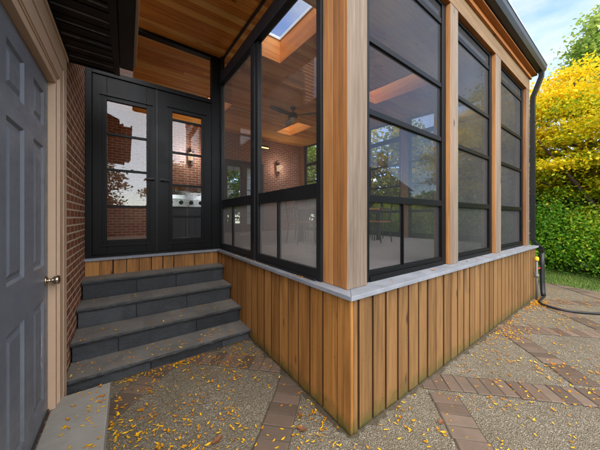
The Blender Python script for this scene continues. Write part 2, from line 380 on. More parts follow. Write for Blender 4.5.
def copy_tree(o, parent=None):
    c = o.copy(); C.objects.link(c); c.parent = parent
    for ch in list(o.children): copy_tree(ch, c)
    return c

CEIL = lambda y: 3.98 + .074 * y          # underside of the porch ceiling
GZ = 0.0

# ================================================================== GROUND
g = MB(); g.face([(-60, -60, 0), (60, -60, 0), (60, 60, 0), (-60, 60, 0)]); tag(g.build('ground', 'soil'), kind='structure'); bpy.data.objects['ground'].location.z = -.02
g = MB(); g.face([(-9, -14, 0), (6.75, -14, 0), (6.66, -.64, 0), (6.5, .3, 0), (6.4, 14, 0), (-9, 14, 0)])
tag(g.build('patio', 'aggregate'), kind='structure')
g = MB(); g.face([(6.6, -30, -.004), (60, -30, -.004), (60, 30, -.004), (6.3, 30, -.004)]); tag(g.build('lawn', 'grass'), kind='structure')
# brick bands: lattice x+y = 1+1.85k, x-y = 1.1+1.85k
inv = 1 / math.sqrt(2)
g = MB(); jb = MB()
def onpatio(x, y): return -4.5 < x < 6.6 and -6.5 < y < 3.2 and not (0.06 < x < 4.9 and y > .08)
W = .112
for fam in (0, 1):
    for k in range(-5, 7):
        c0 = (1.0 if fam == 0 else 1.12) + 1.85 * k
        # along direction a, across direction n (unit)
        for j in range(-70, 70):
            s0 = j * .108; sm = s0 + .054
            if fam == 0: ax, ay, nx, ny = inv, -inv, inv, inv
            else: ax, ay, nx, ny = inv, inv, inv, -inv
            wob = random.uniform(-.006, .006); cx = nx * (c0 * inv + wob) + ax * sm; cy = ny * (c0 * inv + wob) + ay * sm
            if not onpatio(cx, cy): continue
            if fam == 1:      # stop at the other family
                u = ((cx + cy) - 1.0 + .925) % 1.85 - .925
                if abs(u) < W * 1.414 + .045: continue
            h = W - .004; e = .051; zz = .008 + random.uniform(-.0012, .0012); ro = R3()
            q = [(cx + ax * a * e + nx * b * h, cy + ay * a * e + ny * b * h) for a, b in ((-1, -1), (1, -1), (1, 1), (-1, 1))]; q = [(x + random.uniform(-.0025, .0025), y + random.uniform(-.0025, .0025)) for x, y in q]
            def area(q): return sum(q[i][0] * q[(i + 1) % 4][1] - q[(i + 1) % 4][0] * q[i][1] for i in range(4))
            if area(q) < 0: q.reverse()
            qi = [(cx + (x - cx) * .93, cy + (y - cy) * .965) for x, y in q]
            g.face([(x, y, zz) for x, y in qi], ro)
            for i in range(4):
                j2 = (i + 1) % 4
                g.face([(*q[i], .0042), (*q[j2], .0042), (*qi[j2], zz), (*qi[i], zz)], ro)
            jq = [(cx + (x - cx) * 1.08, cy + (y - cy) * 1.05) for x, y in q]
            jb.face([(x, y, .0040 + .00012 * ((j + k) % 2) + .0003 * fam) for x, y in jq])
tag(g.build('brick_path', 'paver'), kind='structure'); tag(jb.build('path_joint', 'paver_joint'), kind='structure')

# dirt gathered along the foot of walls and steps
m = MB()
def dirt(p0, p1, n, wmax, seed):
    p0, p1 = Vector(p0), Vector(p1); d_ = (p1 - p0).normalized(); nn = Vector((d_.y, -d_.x)); pts = []
    for k_ in range(n + 1):
        q = p0.lerp(p1, k_ / n); wd = .006 + wmax * max(0, .35 + mnoise.noise(Vector((k_ * .21, seed, 0))) * .7 + mnoise.noise(Vector((k_ * .9, seed, 3))) * .35); pts.append((q, q + nn * wd))
    for (a, b_), (c_, e_) in zip(pts, pts[1:]): m.face([(*a, .0088), (*b_, .0052), (*e_, .0052), (*c_, .0088)])
dirt((.0, 1.64), (.0, -.004), 160, .05, 1.5); dirt((.0, .004), (5.0, .004), 420, .055, 4.5); dirt((-1.34, 1.655), (-.01, 1.655), 120, .035, 9.5)
for i_ in range(len(m.f)):
    pass
tag(m.build('soil_strip', 'dirt', None), 'thin line of dark dirt along the foot of the cedar wall and steps', 'dirt', kind='stuff')

# ================================================================== HOUSE
house = thing('brick_house', 'red brick house with blue grey side door and black eave beside the stone steps', 'house', (-1.68, 1.25, 0))
b = MB()
def wallx(x0, x1, y0, y1, z0, z1): b.box(x0, x1, y0, y1, z0, z1)
wallx(-1.98, -1.68, 1.262, 3.06, 0, 3.9); wallx(-1.98, -1.68, .26, 1.262, 2.46, 3.9); wallx(-1.98, -1.68, -.85, .26, 0, 3.9); wallx(-7, -1.98, -.85, -.55, 0, 3.9); wallx(-1.98, -1.68, 3.06, 7.3, 0, 6.2)
b.build('brick_wall', 'brick_side', house)
b = MB(); b.box(-1.98, 1.44, 7.3, 7.6, 0, 6.2); b.box(1.44, 3.04, 7.3, 7.6, 3.56, 6.2); b.box(3.04, 5.02, 7.3, 7.6, 0, 6.2); b.box(1.44, 3.04, 7.3, 7.6, 0, .96)
b.build('brick_wall', 'brick_back', house)
# entry door, six panels, faces +x at x = -1.69
XD = -1.690; ys = [.275, .535, .775, .935, 1.15, 1.25]; zs = [.169, .30, .955, 1.18, 1.97, 2.10, 2.33, 2.445]
d = MB()
def rect(y0, y1, z0, z1, x): return [(x, y0, z0), (x, y1, z0), (x, y1, z1), (x, y0, z1)]
for i in range(5):
    for j in range(7):
        y0, y1, z0, z1 = ys[i], ys[i + 1], zs[j], zs[j + 1]
        if i in (1, 3) and j in (1, 3, 5):
            prof = [(0, 0), (.012, -.013), (.03, -.013), (.052, -.003)]
            for (m0, x0), (m1, x1) in zip(prof, prof[1:]):
                a = rect(y0 + m0, y1 - m0, z0 + m0, z1 - m0, XD + x0); c_ = rect(y0 + m1, y1 - m1, z0 + m1, z1 - m1, XD + x1)
                for q in range(4): d.face([a[q], a[(q + 1) % 4], c_[(q + 1) % 4], c_[q]], (.5, .5, .5))
            d.face(rect(y0 + .052, y1 - .052, z0 + .052, z1 - .052, XD - .003), (.5, .5, .5))
        else: d.face(rect(y0, y1, z0, z1, XD), (.5, .5, .5))
d.box(XD - .045, XD - .02, .275, 1.25, .17, 2.445)
door = d.build('entry_door', 'door_paint', house)
k = MB(); k.lathe([(.034, 0), (.034, .006), (.03, .009), (.014, .012), (.012, .03), (.02, .036), (.029, .046), (.031, .058), (.027, .068), (.012, .072)], (XD, 1.195, 1.07), 'x', 24)
k.build('door_knob', 'nickel', door, smooth=True)
k = MB()
for (y, z, h, wd) in ((1.09, .60, .16, .012), (1.105, .66, .10, .01), (1.075, .55, .07, .006), (1.10, .52, .05, .012)):
    k.face([(XD + .0006, y - wd / 2, z), (XD + .0006, y + wd / 2, z + .01), (XD + .0006, y + wd * .2, z + h), (XD + .0006, y - wd * .1, z + h * .9)])
tag(k.build('paint_scratch', 'white_paint', door), 'pale scratches in the paint')
k = MB(); k.box(-1.74, -1.682, .278, 1.247, .151, .168); k.build('door_threshold', 'charcoal', house)
# casing with stepped brick mould: right jamb, left jamb and head
c = MB()
for (a0, a1, x1) in ((0, .05, -1.652), (.05, .062, -1.646), (.062, .17, -1.640), (.17, .18, -1.646), (.18, .215, -1.638), (.215, .225, -1.648), (.225, .325, -1.642)):
    c.box(-1.72, x1, 1.2525 + a0, 1.2525 + a1, .004 if a0 > .13 else .152, 2.4475 + a1, (.5, .5, .5))
    c.box(-1.72, x1, .2725 - a1, .2725 - a0, .152, 2.4475 + a1, (.5, .5, .5))
    c.box(-1.72, x1 + .0015, .2725 - a0, 1.2525 + a0, 2.4475 + a0, 2.4475 + a1, (.5, .5, .5))
c.box(-1.72, -1.63, -.07, 1.585, 2.7728, 2.80)
c.build('door_casing', 'beige_trim', house, .002)
# eave: ribbed black soffit, fascia, gutter
e = MB(); ZS = 2.95; y1_ = 1.92
yy = -1.0
while yy < y1_ - .01:
    ye = min(yy + .098, y1_)
    e.box(-1.679, -1.345, yy, ye - .016, ZS, ZS + .02); e.box(-1.679, -1.345, ye - .016, ye, ZS + .013, ZS + .022); yy += .098
e.box(-1.345, -1.30, -1, y1_, ZS - .02, ZS + .14); e.box(-1.679, -1.345, y1_, y1_ + .02, ZS - .006, ZS + .14)
yq = -1.0
while yq < y1_ - .1:
    e.box(-1.66, -1.35, yq, yq + .010, ZS - .008, ZS - .0005, None, 1); yq += .165
e.build('eave_soffit', ['black_soffit', 'soffit_bead'], house)
e = MB(); e.box(-1.298, -1.19, -1, y1_ - .02, ZS + .055, ZS + .16); e.build('eave_gutter', 'black_soffit', house, .004)
e = MB(); e.box(-1.189, -1.165, -1, y1_ - .02, ZS + .10, ZS + .19); e.build('gutter_lip', 'beige_trim', house, .003)  # beige colour stands in for light reflected along the gutter's outer edge
e = MB(); e.hexa([(-1.35, -1, ZS + .17), (-1.30, -1, ZS + .165), (-1.30, y1_, ZS + .165), (-1.35, y1_, ZS + .17), (-1.30, -1, ZS + .2), (-1.29, -1, ZS + .19), (-1.29, y1_, ZS + .19), (-1.30, y1_, ZS + .2)])
e.hexa([(-5, -1, 4.7), (-1.35, -1, ZS + .17), (-1.35, y1_, ZS + .17), (-5, y1_, 4.7), (-5, -1, 4.8), (-1.35, -1, ZS + .26), (-1.35, y1_, ZS + .26), (-5, y1_, 4.8)])
e.build('roof', 'roof_dark', house)
# interior pair of french doors in the back brick wall
fd = MB(); fd.box(1.44, 3.04, 7.275, 7.35, 3.48, 3.56); fd.box(1.44, 1.51, 7.275, 7.35, .97, 3.48); fd.box(2.97, 3.04, 7.275, 7.35, .97, 3.48)
for x0 in (1.512, 2.242):
    x1 = x0 + .726
    fd.box(x0, x0 + .13, 7.30, 7.345, .98, 3.478); fd.box(x1 - .13, x1, 7.30, 7.345, .98, 3.478); fd.box(x0 + .13, x1 - .13, 7.30, 7.345, 3.33, 3.478); fd.box(x0 + .13, x1 - .13, 7.30, 7.345, .98, 1.25)
    for z in (1.66, 2.08, 2.50, 2.92): fd.box(x0 + .13, x1 - .13, 7.305, 7.34, z - .012, z + .012)
    fd.box(x0 + .357, x0 + .369, 7.306, 7.339, 1.25, 3.33)
fdo = tag(fd.build('french_door', 'grey_frame', house, .003), 'grey french doors in the brick back wall inside the porch')
p = MB(); p.box(1.64, 2.11, 7.318, 7.326, 1.25, 3.33); p.box(2.37, 2.84, 7.318, 7.326, 1.25, 3.33); p.build('pane', 'clear_glass', fdo)
p = MB(); p.box(1.2, 1.3, 7.6, 10, .9, 4); p.box(3.2, 3.3, 7.6, 10, .9, 4); p.box(1.2, 3.3, 7.6, 10, .86, .96); p.box(1.2, 3.3, 7.6, 10, 3.7, 3.8); p.build('hallway', 'white_paint', house)

# ================================================================== PORCH
porch = thing('screened_porch', 'cedar clad screened porch with tall black framed windows and wood ceiling', 'porch', (0, 0, 0))
# --- vertical boards
def boards(mb, P, u0, u1, z0, z1, pitch, gap, thick, start=None, nail=None):
    u = u0 if start is None else start
    while u < u1 - .02:
        wd = pitch - gap + random.uniform(-.006, .006); a, bb = max(u, u0), min(u + wd, u1)
        if bb - a > .02:
            tk = thick + random.uniform(-.002, .002)
            if nail:
                for zz in (.11, .48, .86):
                    for f_ in (.2, .8):
                        cu, cz = a + (bb - a) * f_ + random.uniform(-.008, .008), zz + random.uniform(-.012, .012); cx, cy = P(cu, (thick - tk) - .0006); r_ = .0034
                        ring = [(cx + abs(nail[1]) * r_ * math.cos(q * 1.0472), cy + abs(nail[0]) * r_ * math.cos(q * 1.0472), cz + r_ * math.sin(q * 1.0472)) for q in range(6)]
                        mb.face(ring if nail[1] else ring[::-1], (.5, .5, .5), 1)
            (x0, y0), (x1, y1) = P(a, 0 + (thick - tk)), P(bb, .0 + thick); fi = len(mb.f); mb.box(x0, x1, y0, y1, z0 + random.uniform(0, .006), z1)
            if nail:
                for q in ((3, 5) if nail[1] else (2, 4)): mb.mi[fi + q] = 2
        u += pitch
m = MB(); PL = lambda u, d_: (d_, u)
boards(m, PL, .135, 2.93, .012, .941, .166, .018, .026, nail=(-1, 0)); m.box(-.002, .026, -.0, .128, .008, .941)
tag(m.build('board_cladding', ['cedar_left', 'nail_head', 'cedar_side_shaded'], porch, .0015), 'warm brown vertical boards beside the steps')
m = MB(); PR = lambda u, d_: (u, d_)
m.box(.028, .062, -.004, .024, .008, .941)
boards(m, PR, .088, 4.99, .012, .941, .158, .023, .026, nail=(0, -1)); tag(m.build('board_cladding', ['cedar_right', 'nail_head', 'cedar_side_shaded'], porch, .0015), 'paler vertical boards along the patio, green at the foot')
m = MB(); boards(m, lambda u, d_: (u, 2.932 + d_), -1.676, -.004, .70, .941, .145, .008, .022); tag(m.build('board_cladding', 'cedar_left', porch, .003), 'short honey coloured boards under the double doors')
m = MB(); boards(m, lambda u, d_: (5.0 - d_, u), .03, 7.28, .012, .941, .158, .018, .024); m.build('board_cladding', 'cedar_right', porch, .003)
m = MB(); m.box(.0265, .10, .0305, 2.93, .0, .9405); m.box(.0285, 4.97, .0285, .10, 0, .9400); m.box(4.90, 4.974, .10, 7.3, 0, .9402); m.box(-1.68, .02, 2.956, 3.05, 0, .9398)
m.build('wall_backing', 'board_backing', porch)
# --- stone ledge
m = MB()
for a, b_, t0 in ((-.034, 1.72, 1), (1.7225, 3.41, 0), (3.4125, 5.07, 0)):
    a2 = .20 if t0 else a; m.hexa([(a, -.034, .942), (b_, -.034, .942), (b_, .20, .942), (a2, .20, .942), (a, -.034, .974), (b_, -.034, .974), (b_, .20, .974), (a2, .20, .974)])
for a, b_, t0 in ((-.0325, 1.52, 1), (1.5225, 2.897, 0)):
    a2 = .2 if t0 else a; m.hexa([(-.034, a, .942), (.198, a2, .942), (.198, b_, .942), (-.034, b_, .942), (-.034, a, .974), (.198, a2, .974), (.198, b_, .974), (-.034, b_, .974)])
m.box(-1.678, .197, 2.899, 3.12, .942, .974, (.4, .5, .5)); m.box(4.87, 5.07, .202, 7.29, .942, .974)
m.build('stone_ledge', 'coping', porch, .003)
# --- floor
m = MB(); m.box(.199, 4.868, .202, 7.29, .93, .965); m.box(-1.675, .197, 3.122, 7.29, .93, .965); m.build('floor', 'floor_stone', porch)
# --- corner post and posts: front (-y) faces weathered
def post(x0, x1, y0, y1, z0, z1, splits=()):
    m = MB(); yy = [y0, *splits, y1]; k0 = 0
    for a, b_ in zip(yy, yy[1:]):
        r = R3(); xo = x0; x0 = xo + (.003 if a != y0 else 0); q = [(x0, a, z0), (x1, a, z0), (x1, b_, z0), (x0, b_, z0), (x0, a, z1), (x1, a, z1), (x1, b_, z1), (x0, b_, z1)]
        i0 = len(m.f); m.hexa(q, r)
        if a == y0: m.mi[i0 + 2] = 1
        x0 = xo
    return m
pl_ = post(.055, .275, .085, .358, .975, 3.90, (.128, .243)); tag(pl_.build('post', ['cedar_post', 'cedar_weathered'], porch, .004), 'thick corner post, orange on one side and grey on the other')
for (a, b_) in ((1.70, 1.895), (3.16, 3.385), (4.80, 4.99)): post(a, b_, .088, .27, .975, 3.90).build('post', ['cedar_post', 'cedar_weathered'], porch, .004)
for yq in (2.45, 4.85): post(4.80, 4.99, yq, yq + .19, .975, CEIL(yq) - .01).build('post', ['cedar_post', 'cedar_weathered'], porch, .004)
post(4.80, 4.99, 7.05, 7.28, .975, CEIL(7.05) - .01).build('post', ['cedar_post', 'cedar_weathered'], porch, .004)
# --- header beams along the eave
m = MB(); m.box(.04, 5.0, .086, .26, 3.902, 4.20); ob = m.build('header_beam', ['cedar_beam', 'cedar_beam_weathered'], porch, .004)
ob.data.polygons[2].material_index = 1
m = MB(); m.box(-.1, 5.08, -.01, .084, 4.185, 4.205); m.box(.03, 5.02, .055, .0845, 4.12, 4.183); m.build('eave_trim', 'cedar_beam', porch, .002)
# --- ceiling boards with skylight holes
HX = [(.30, .92), (2.88, 3.50)]; HY = [(1.15, 2.47), (4.74, 6.10)]
HOLES = [(x0, x1, y0, y1) for x0, x1 in HX for y0, y1 in HY]
ycuts = sorted({y for h in HY for y in h} | {3.0}); edges = [.262]
while edges[-1] < 7.29:
    n_ = edges[-1] + .128
    for yc in ycuts:
        if edges[-1] + .015 < yc < n_ + .012: n_ = yc
    edges.append(min(n_, 7.292))
m = MB()
for a, b_ in zip(edges, edges[1:]):
    if b_ - a < .012: continue
    ym = (a + b_) / 2; xl = -1.12 if ym < 3.0 else -1.675
    hs = sorted((h[0], h[1]) for h in HOLES if h[2] < ym < h[3]); segs = []; x = xl
    for h0, h1 in hs: segs.append((x, h0)); x = h1
    segs.append((x, 4.99))
    for s0, s1 in segs:
        cuts = [s0]; q = s0 + random.uniform(.6, 2.4)
        while q < s1 - .3: cuts.append(q); q += random.uniform(1.4, 2.6)
        cuts.append(s1)
        for c0, c1 in zip(cuts, cuts[1:]):
            g0 = .0022
            m.hexa([(c0 + .001, a + g0, CEIL(a)), (c1 - .001, a + g0, CEIL(a)), (c1 - .001, b_ - g0, CEIL(b_)), (c0 + .001, b_ - g0, CEIL(b_)), (c0 + .001, a + g0, CEIL(a) + .018), (c1 - .001, a + g0, CEIL(a) + .018), (c1 - .001, b_ - g0, CEIL(b_) + .018), (c0 + .001, b_ - g0, CEIL(b_) + .018)])
m.build('ceiling', 'ceiling_wood', porch, .0015)
# --- roof slab
m = MB(); xs = sorted({-1.675, -1.14, 5.1} | {q for h in HX for q in h}); yq = sorted({-.005, .262, 3.0, 7.295} | {q for h in HY for q in h})
for x0, x1 in zip(xs, xs[1:]):
    for y0, y1 in zip(yq, yq[1:]):
        xm, ym = (x0 + x1) / 2, (y0 + y1) / 2
        if any(h[0] < xm < h[1] and h[2] < ym < h[3] for h in HOLES) or (xm < -1.14 and ym < 3.0): continue
        lo = (lambda y: 4.207) if ym < .262 else (lambda y: CEIL(y) + .0195)
        if ym < .262: z0a = z0b = 4.207
        else: z0a, z0b = CEIL(y0) + .0195, CEIL(y1) + .0195
        m.hexa([(x0, y0, z0a), (x1, y0, z0a), (x1, y1, z0b), (x0, y1, z0b), (x0, y0, CEIL(y0) + .34), (x1, y0, CEIL(y0) + .34), (x1, y1, CEIL(y1) + .34), (x0, y1, CEIL(y1) + .34)])
m.build('roof', 'roof_dark', porch)
# --- skylights
for (x0, x1, y0, y1) in HOLES:
    m = MB(); e_ = .016; zb0, zb1 = CEIL(y0) - .012, CEIL(y1) - .012; zt0, zt1 = CEIL(y0) + .37, CEIL(y1) + .37
    m.hexa([(x0 + .002, y0 + .002, zb0), (x0 + e_, y0 + .002, zb0), (x0 + e_, y1 - .002, zb1), (x0 + .002, y1 - .002, zb1), (x0 + .002, y0 + .002, zt0), (x0 + e_, y0 + .002, zt0), (x0 + e_, y1 - .002, zt1), (x0 + .002, y1 - .002, zt1)], None, 1)
    m.hexa([(x1 - e_, y0 + .002, zb0), (x1 - .002, y0 + .002, zb0), (x1 - .002, y1 - .002, zb1), (x1 - e_, y1 - .002, zb1), (x1 - e_, y0 + .002, zt0), (x1 - .002, y0 + .002, zt0), (x1 - .002, y1 - .002, zt1), (x1 - e_, y1 - .002, zt1)], None, 1)
    for k_ in range(3):
        f0, f1 = k_ / 3 + .004, (k_ + 1) / 3 - .004
        m.box(x0 + e_ + .001, x1 - e_ - .001, y0 + .002, y0 + e_, zb0 + (zt0 - zb0) * f0, zb0 + (zt0 - zb0) * f1)
        m.box(x0 + e_ + .001, x1 - e_ - .001, y1 - e_, y1 - .002, zb1 + (zt1 - zb1) * f0, zb1 + (zt1 - zb1) * f1)
    sk = m.build('skylight', ['skylight_wood_x', 'skylight_wood_y'], porch)
    fr = MB(); q = .035
    def slab(mb, a0, a1, b0, b1, off, th): mb.hexa([(a0, b0, CEIL(b0) + off), (a1, b0, CEIL(b0) + off), (a1, b1, CEIL(b1) + off), (a0, b1, CEIL(b1) + off), (a0, b0, CEIL(b0) + off + th), (a1, b0, CEIL(b0) + off + th), (a1, b1, CEIL(b1) + off + th), (a0, b1, CEIL(b1) + off + th)])
    slab(fr, x0 - .04, x0 + q, y0 - .04, y1 + .04, .372, .05); slab(fr, x1 - q, x1 + .04, y0 - .04, y1 + .04, .372, .05); slab(fr, x0 + q, x1 - q, y0 - .04, y0 + q, .372, .05); slab(fr, x0 + q, x1 - q, y1 - q, y1 + .04, .372, .05)
    fr.build('frame', 'white_paint', sk)
    pn = MB(); slab(pn, x0 + q - .005, x1 - q + .005, y0 + q - .005, y1 - q + .005, .39, .008); pn.build('pane', 'skylight_glass', sk)
# --- gutter and downspout on the eave
m = MB(); GY0, GY1, GZ0 = -.128, -.012, 4.225
prof = [(-.012, GZ0 + .14), (-.012, GZ0), (-.085, GZ0), (-.118, GZ0 + .05), (-.126, GZ0 + .11), (-.126, GZ0 + .14), (-.119, GZ0 + .14), (-.119, GZ0 + .11), (-.112, GZ0 + .055), (-.082, GZ0 + .006), (-.018, GZ0 + .006), (-.018, GZ0 + .14)]
def extrude(mb, prof, x0, x1):
    n_ = len(prof)
    for i in range(n_):
        a, b_ = prof[i], prof[(i + 1) % n_]; mb.face([(x0, *a), (x0, *b_), (x1, *b_), (x1, *a)][::-1], (.5, .5, .5))
extrude(m, prof, -1.1, 5.16)
for xx in (5.16, -1.1): m.face([(xx, *q_) for q_ in prof[:6]], (.5, .5, .5))
gut = m.build('gutter', 'gutter_grey', porch)
m = MB(); m.box(-1.1, 5.165, -.134, -.1265, GZ0 + .118, GZ0 + .146); m.build('gutter_lip', 'gutter_lip', porch, .002)
def rtube(mb, pts, wx, wy):      # rectangular pipe along points
    ring = []
    for i, p_ in enumerate(pts):
        p_ = Vector(p_); ring.append([(p_.x - wx, p_.y - wy, p_.z), (p_.x + wx, p_.y - wy, p_.z), (p_.x + wx, p_.y + wy, p_.z), (p_.x - wx, p_.y + wy, p_.z)])
    for a, b_ in zip(ring, ring[1:]):
        for k_ in range(4): mb.face([a[k_], b_[k_], b_[(k_ + 1) % 4], a[(k_ + 1) % 4]], (.5, .5, .5))
    mb.face(ring[0]); mb.face(ring[-1][::-1])
m = MB(); rtube(m, [(5.06, -.07, 4.22), (5.06, -.065, 4.13), (5.055, .045, 3.80), (5.05, .05, 3.7), (5.05, .05, 1.08), (5.06, .03, 1.02), (5.12, -.05, .93), (5.13, -.06, .85)], .042, .034)
dsp = m.build('downspout', 'black_metal', porch, .005)
m = MB(); m.box(4.985, 5.10, .008, .013, 1.72, 1.75); m.build('strap', 'gutter_grey', dsp)
m = MB(); m.box(4.985, 5.10, .008, .013, 3.3, 3.33); m.build('strap', 'gutter_grey', dsp)
m = MB(); m.tube([(5.13, -.06, .86), (5.135, -.062, .6), (5.13, -.065, .3), (5.12, -.075, .10), (5.08, -.09, .045)], .036, 14); m.build('rubber_boot', 'rubber', dsp, smooth=True)

# --- windows
def mapper(kind, base):
    if kind == 'front': return lambda u, d_: (u, base - d_)
    if kind == 'left': return lambda u, d_: (base - d_, u)
    return lambda u, d_: (base + d_, u)
def ubox(mb, P, u0, u1, d0, d1, zb, zt, rnd=None):     # zb, zt: numbers or functions of u
    fb = zb if callable(zb) else (lambda u: zb); ft = zt if callable(zt) else (lambda u: zt)
    (xa, ya), (xb, yb), (xc, yc), (xd, yd) = P(u0, d0), P(u1, d0), P(u1, d1), P(u0, d1)
    q = [(xa, ya, fb(u0)), (xb, yb, fb(u1)), (xc, yc, fb(u1)), (xd, yd, fb(u0)), (xa, ya, ft(u0)), (xb, yb, ft(u1)), (xc, yc, ft(u1)), (xd, yd, ft(u0))]
    s_ = sum(q[i][0] * q[(i + 1) % 4][1] - q[(i + 1) % 4][0] * q[i][1] for i in range(4))
    if s_ < 0: q = [q[0], q[3], q[2], q[1], q[4], q[7], q[6], q[5]]
    mb.hexa(q, rnd)
def window(P, u0, u1, zb, zt, bars, sw, panes, name='screen_window', label=None, dividers=(), mat='black_frame', dep=.05):
    """bars: (z0, z1, d1); panes: (u0,u1,z0,z1,material,d)"""
    m = MB()
    ubox(m, P, u0, u0 + sw, 0, dep, zb, zt); ubox(m, P, u1 - sw, u1, 0, dep, zb, zt)
    for (a, b_, dd) in bars: ubox(m, P, u0 + sw, u1 - sw, .004, dd, a, b_)
    for (uu, a, b_, wd) in dividers: ubox(m, P, uu - wd / 2, uu + wd / 2, .006, dep - .008, a, b_)
    o = m.build(name, mat, porch, .003)
    if label: o['label'] = label
    for (a, b_, z0, z1, mt, dd) in panes:
        pm = MB(); ubox(pm, P, a, b_, dd, dd + .003, z0, z1); pm.build('pane', mt, o)
    return o
PF = mapper('front', .185)
for i, (a, b_) in enumerate(((.279, 1.697), (1.899, 3.157), (3.389, 4.797))):
    zb, zt = .975, 3.899; sw = .085
    bars = [(zb, 1.02, .058), (1.02, 1.06, .045), (1.625, 1.688, .045), (2.345, 2.395, .042), (2.945, 2.995, .042), (3.655, 3.715, .042), (zt - .035, zt, .05)]
    lv = [1.06, 1.625, 1.688, 2.345, 2.395, 2.945, 2.995, 3.655, 3.715, zt - .035]
    panes = [(a + sw, b_ - sw, lv[q], lv[q + 1], 'screen_grey', .012 + .004 * (q // 2)) for q in range(0, 10, 2)]
    dv = [(.87, 1.061, 1.624, .010)] if i == 0 else []
    window(PF, a, b_, zb, zt, bars, sw, panes, dividers=dv)
PLf = mapper('left', .10); lo = lambda u: 3.535 + .06 * u; hi = lambda u: 3.735 + .05 * u; CB = lambda u: CEIL(u) - .004
SP = [(.362, 1.60), (1.602, 2.985)]
for i, (a, b_) in enumerate(SP):
    sw = .06
    m = MB()
    ubox(m, PLf, a, a + sw + (.045 if i else 0), 0, .075 if i else .06, .975, (lambda u: lo(u) + .01) if i else CB); ubox(m, PLf, b_ - sw, b_, 0, .055, .975, CB if i else (lambda u: lo(u) + .01))
    ul, ur = a + sw + (.045 if i else 0), b_ - sw
    ubox(m, PLf, ul, ur, .004, .08, .975, .992); ubox(m, PLf, ul, ur, .004, .055, .992, 1.068)
    ubox(m, PLf, ul, ur, .004, .050, 1.665, 1.79); ubox(m, PLf, (a + .0003) if i else ul, ur if i else b_, -.002, .082, lambda u: lo(u) + .0105, hi); ubox(m, PLf, a if i else ul, ur if i else b_, .004, .03, lambda u: CEIL(u) - .035, CB)
    mid = 1.08 if i == 0 else 2.44
    ubox(m, PLf, mid - .017, mid + .017, .006, .045, 1.069, 1.664)
    o = m.build('screen_window', 'dark_grey_frame', porch, .003)
    for (z0, z1, mt) in ((1.068, 1.665, 'screen_fog'), (1.79, lo, 'screen_clear'), (hi, lambda u: CEIL(u) - .035, 'transom_glass')):
        pm = MB(); ubox(pm, PLf, (a if i and mt == 'transom_glass' else ul), (b_ if mt == 'transom_glass' and not i else ur), .02, .0235, z0, z1); pm.build('pane', mt, o)
PE = mapper('east', 4.86)
for (a, b_) in ((.275, 2.445), (2.645, 4.845), (5.045, 7.045)):
    zt = lambda u: CEIL(u) - .012; sw = .07; midu = (a + b_) / 2
    m = MB(); ubox(m, PE, a, a + sw, 0, .05, .975, zt); ubox(m, PE, b_ - sw, b_, 0, .05, .975, zt); ubox(m, PE, midu - .05, midu + .05, .0, .052, .975, zt)
    for (u0, u1) in ((a + sw, midu - .05), (midu + .05, b_ - sw)):
        for (z0, z1) in ((.975, 1.10), (1.63, 1.70), (2.34, 2.39), (2.95, 3.0), (3.62, 3.74)): ubox(m, PE, u0, u1, .004, .045, z0, z1)
        ubox(m, PE, u0, u1, .004, .045, lambda u: CEIL(u) - .06, zt)
    o = m.build('screen_window', 'black_frame', porch, .003)
    pm = MB()
    ubox(pm, PE, a + sw, midu - .05, .02, .023, 1.1, lambda u: CEIL(u) - .06); ubox(pm, PE, midu + .05, b_ - sw, .02, .023, 1.1, lambda u: CEIL(u) - .06); pm.build('pane', 'screen_clear', o)
# --- double doors above the steps: wall plane y = 3.0
m = MB(); Y0 = 3.0
m.box(-1.678, -1.612, Y0 - .03, Y0 + .09, .975, CEIL(Y0) - .006); m.box(-.095, .048, Y0 - .012, Y0 + .09, .975, CEIL(Y0) - .006)
m.box(-1.612, -.095, Y0 - .02, Y0 + .09, 3.39, 3.455); m.box(-1.612, -.095, Y0 - .012, Y0 + .09, CEIL(Y0) - .05, CEIL(Y0) - .006); m.box(-1.612, -.095, Y0 - .025, Y0 + .09, .975, 1.0)
m.build('door_frame', 'black_frame', porch, .003)
m = MB(); m.box(-1.612, -.095, Y0 + .03, Y0 + .036, 3.455, CEIL(Y0) - .05); m.build('transom_pane', 'transom_glass', porch)
def leaf(x0, x1, gx0, gx1, gz0, gz1, bars, hx, sgn):
    m = MB(); y0, y1 = Y0 + .0, Y0 + .05
    m.box(x0, gx0, y0, y1, 1.003, 3.386); m.box(gx1, x1, y0, y1, 1.003, 3.386); m.box(gx0, gx1, y0, y1, 1.003, gz0); m.box(gx0, gx1, y0, y1, gz1, 3.386)
    for z in bars: m.box(gx0, gx1, y0 + .006, y1 - .006, z - .016, z + .016)
    for (a, b_, c_, d_) in ((gx0 - .05, gx0 - .03, gz0 - .05, gz1 + .05), (gx1 + .03, gx1 + .05, gz0 - .05, gz1 + .05)): m.box(a, b_, y0 - .008, y0 - .0005, c_, d_)
    m.box(gx0 - .075, gx1 + .075, y0 - .018, y0 - .0005, gz1 + .052, gz1 + .075); m.box(gx0 - .075, gx1 + .075, y0 - .014, y0 - .0005, gz0 - .085, gz0 - .062)
    lf = m.build('french_door', 'black_frame', porch, .0025)
    p = MB(); p.box(gx0, gx1, y0 + .022, y0 + .028, gz0, gz1); p.build('pane', 'clear_glass', lf)
    h = MB(); h.lathe([(.026, 0), (.026, -.008), (.012, -.012), (.012, -.045)], (hx, y0, 2.055), 'y', 16)
    h.tube([(hx, y0 - .045, 2.055), (hx + sgn * .03, y0 - .05, 2.055), (hx + sgn * .11, y0 - .048, 2.05)], [.012, .011, .008], 10)
    h.build('handle', 'grey_frame', lf, smooth=True)
leaf(-1.609, -.884, -1.46, -1.01, 1.195, 3.075, (2.63, 2.146, 1.65), -.93, -1)
leaf(-.880, -.098, -.675, -.25, 1.178, 3.115, (3.0, 2.499, 2.0, 1.513), -.82, 1)
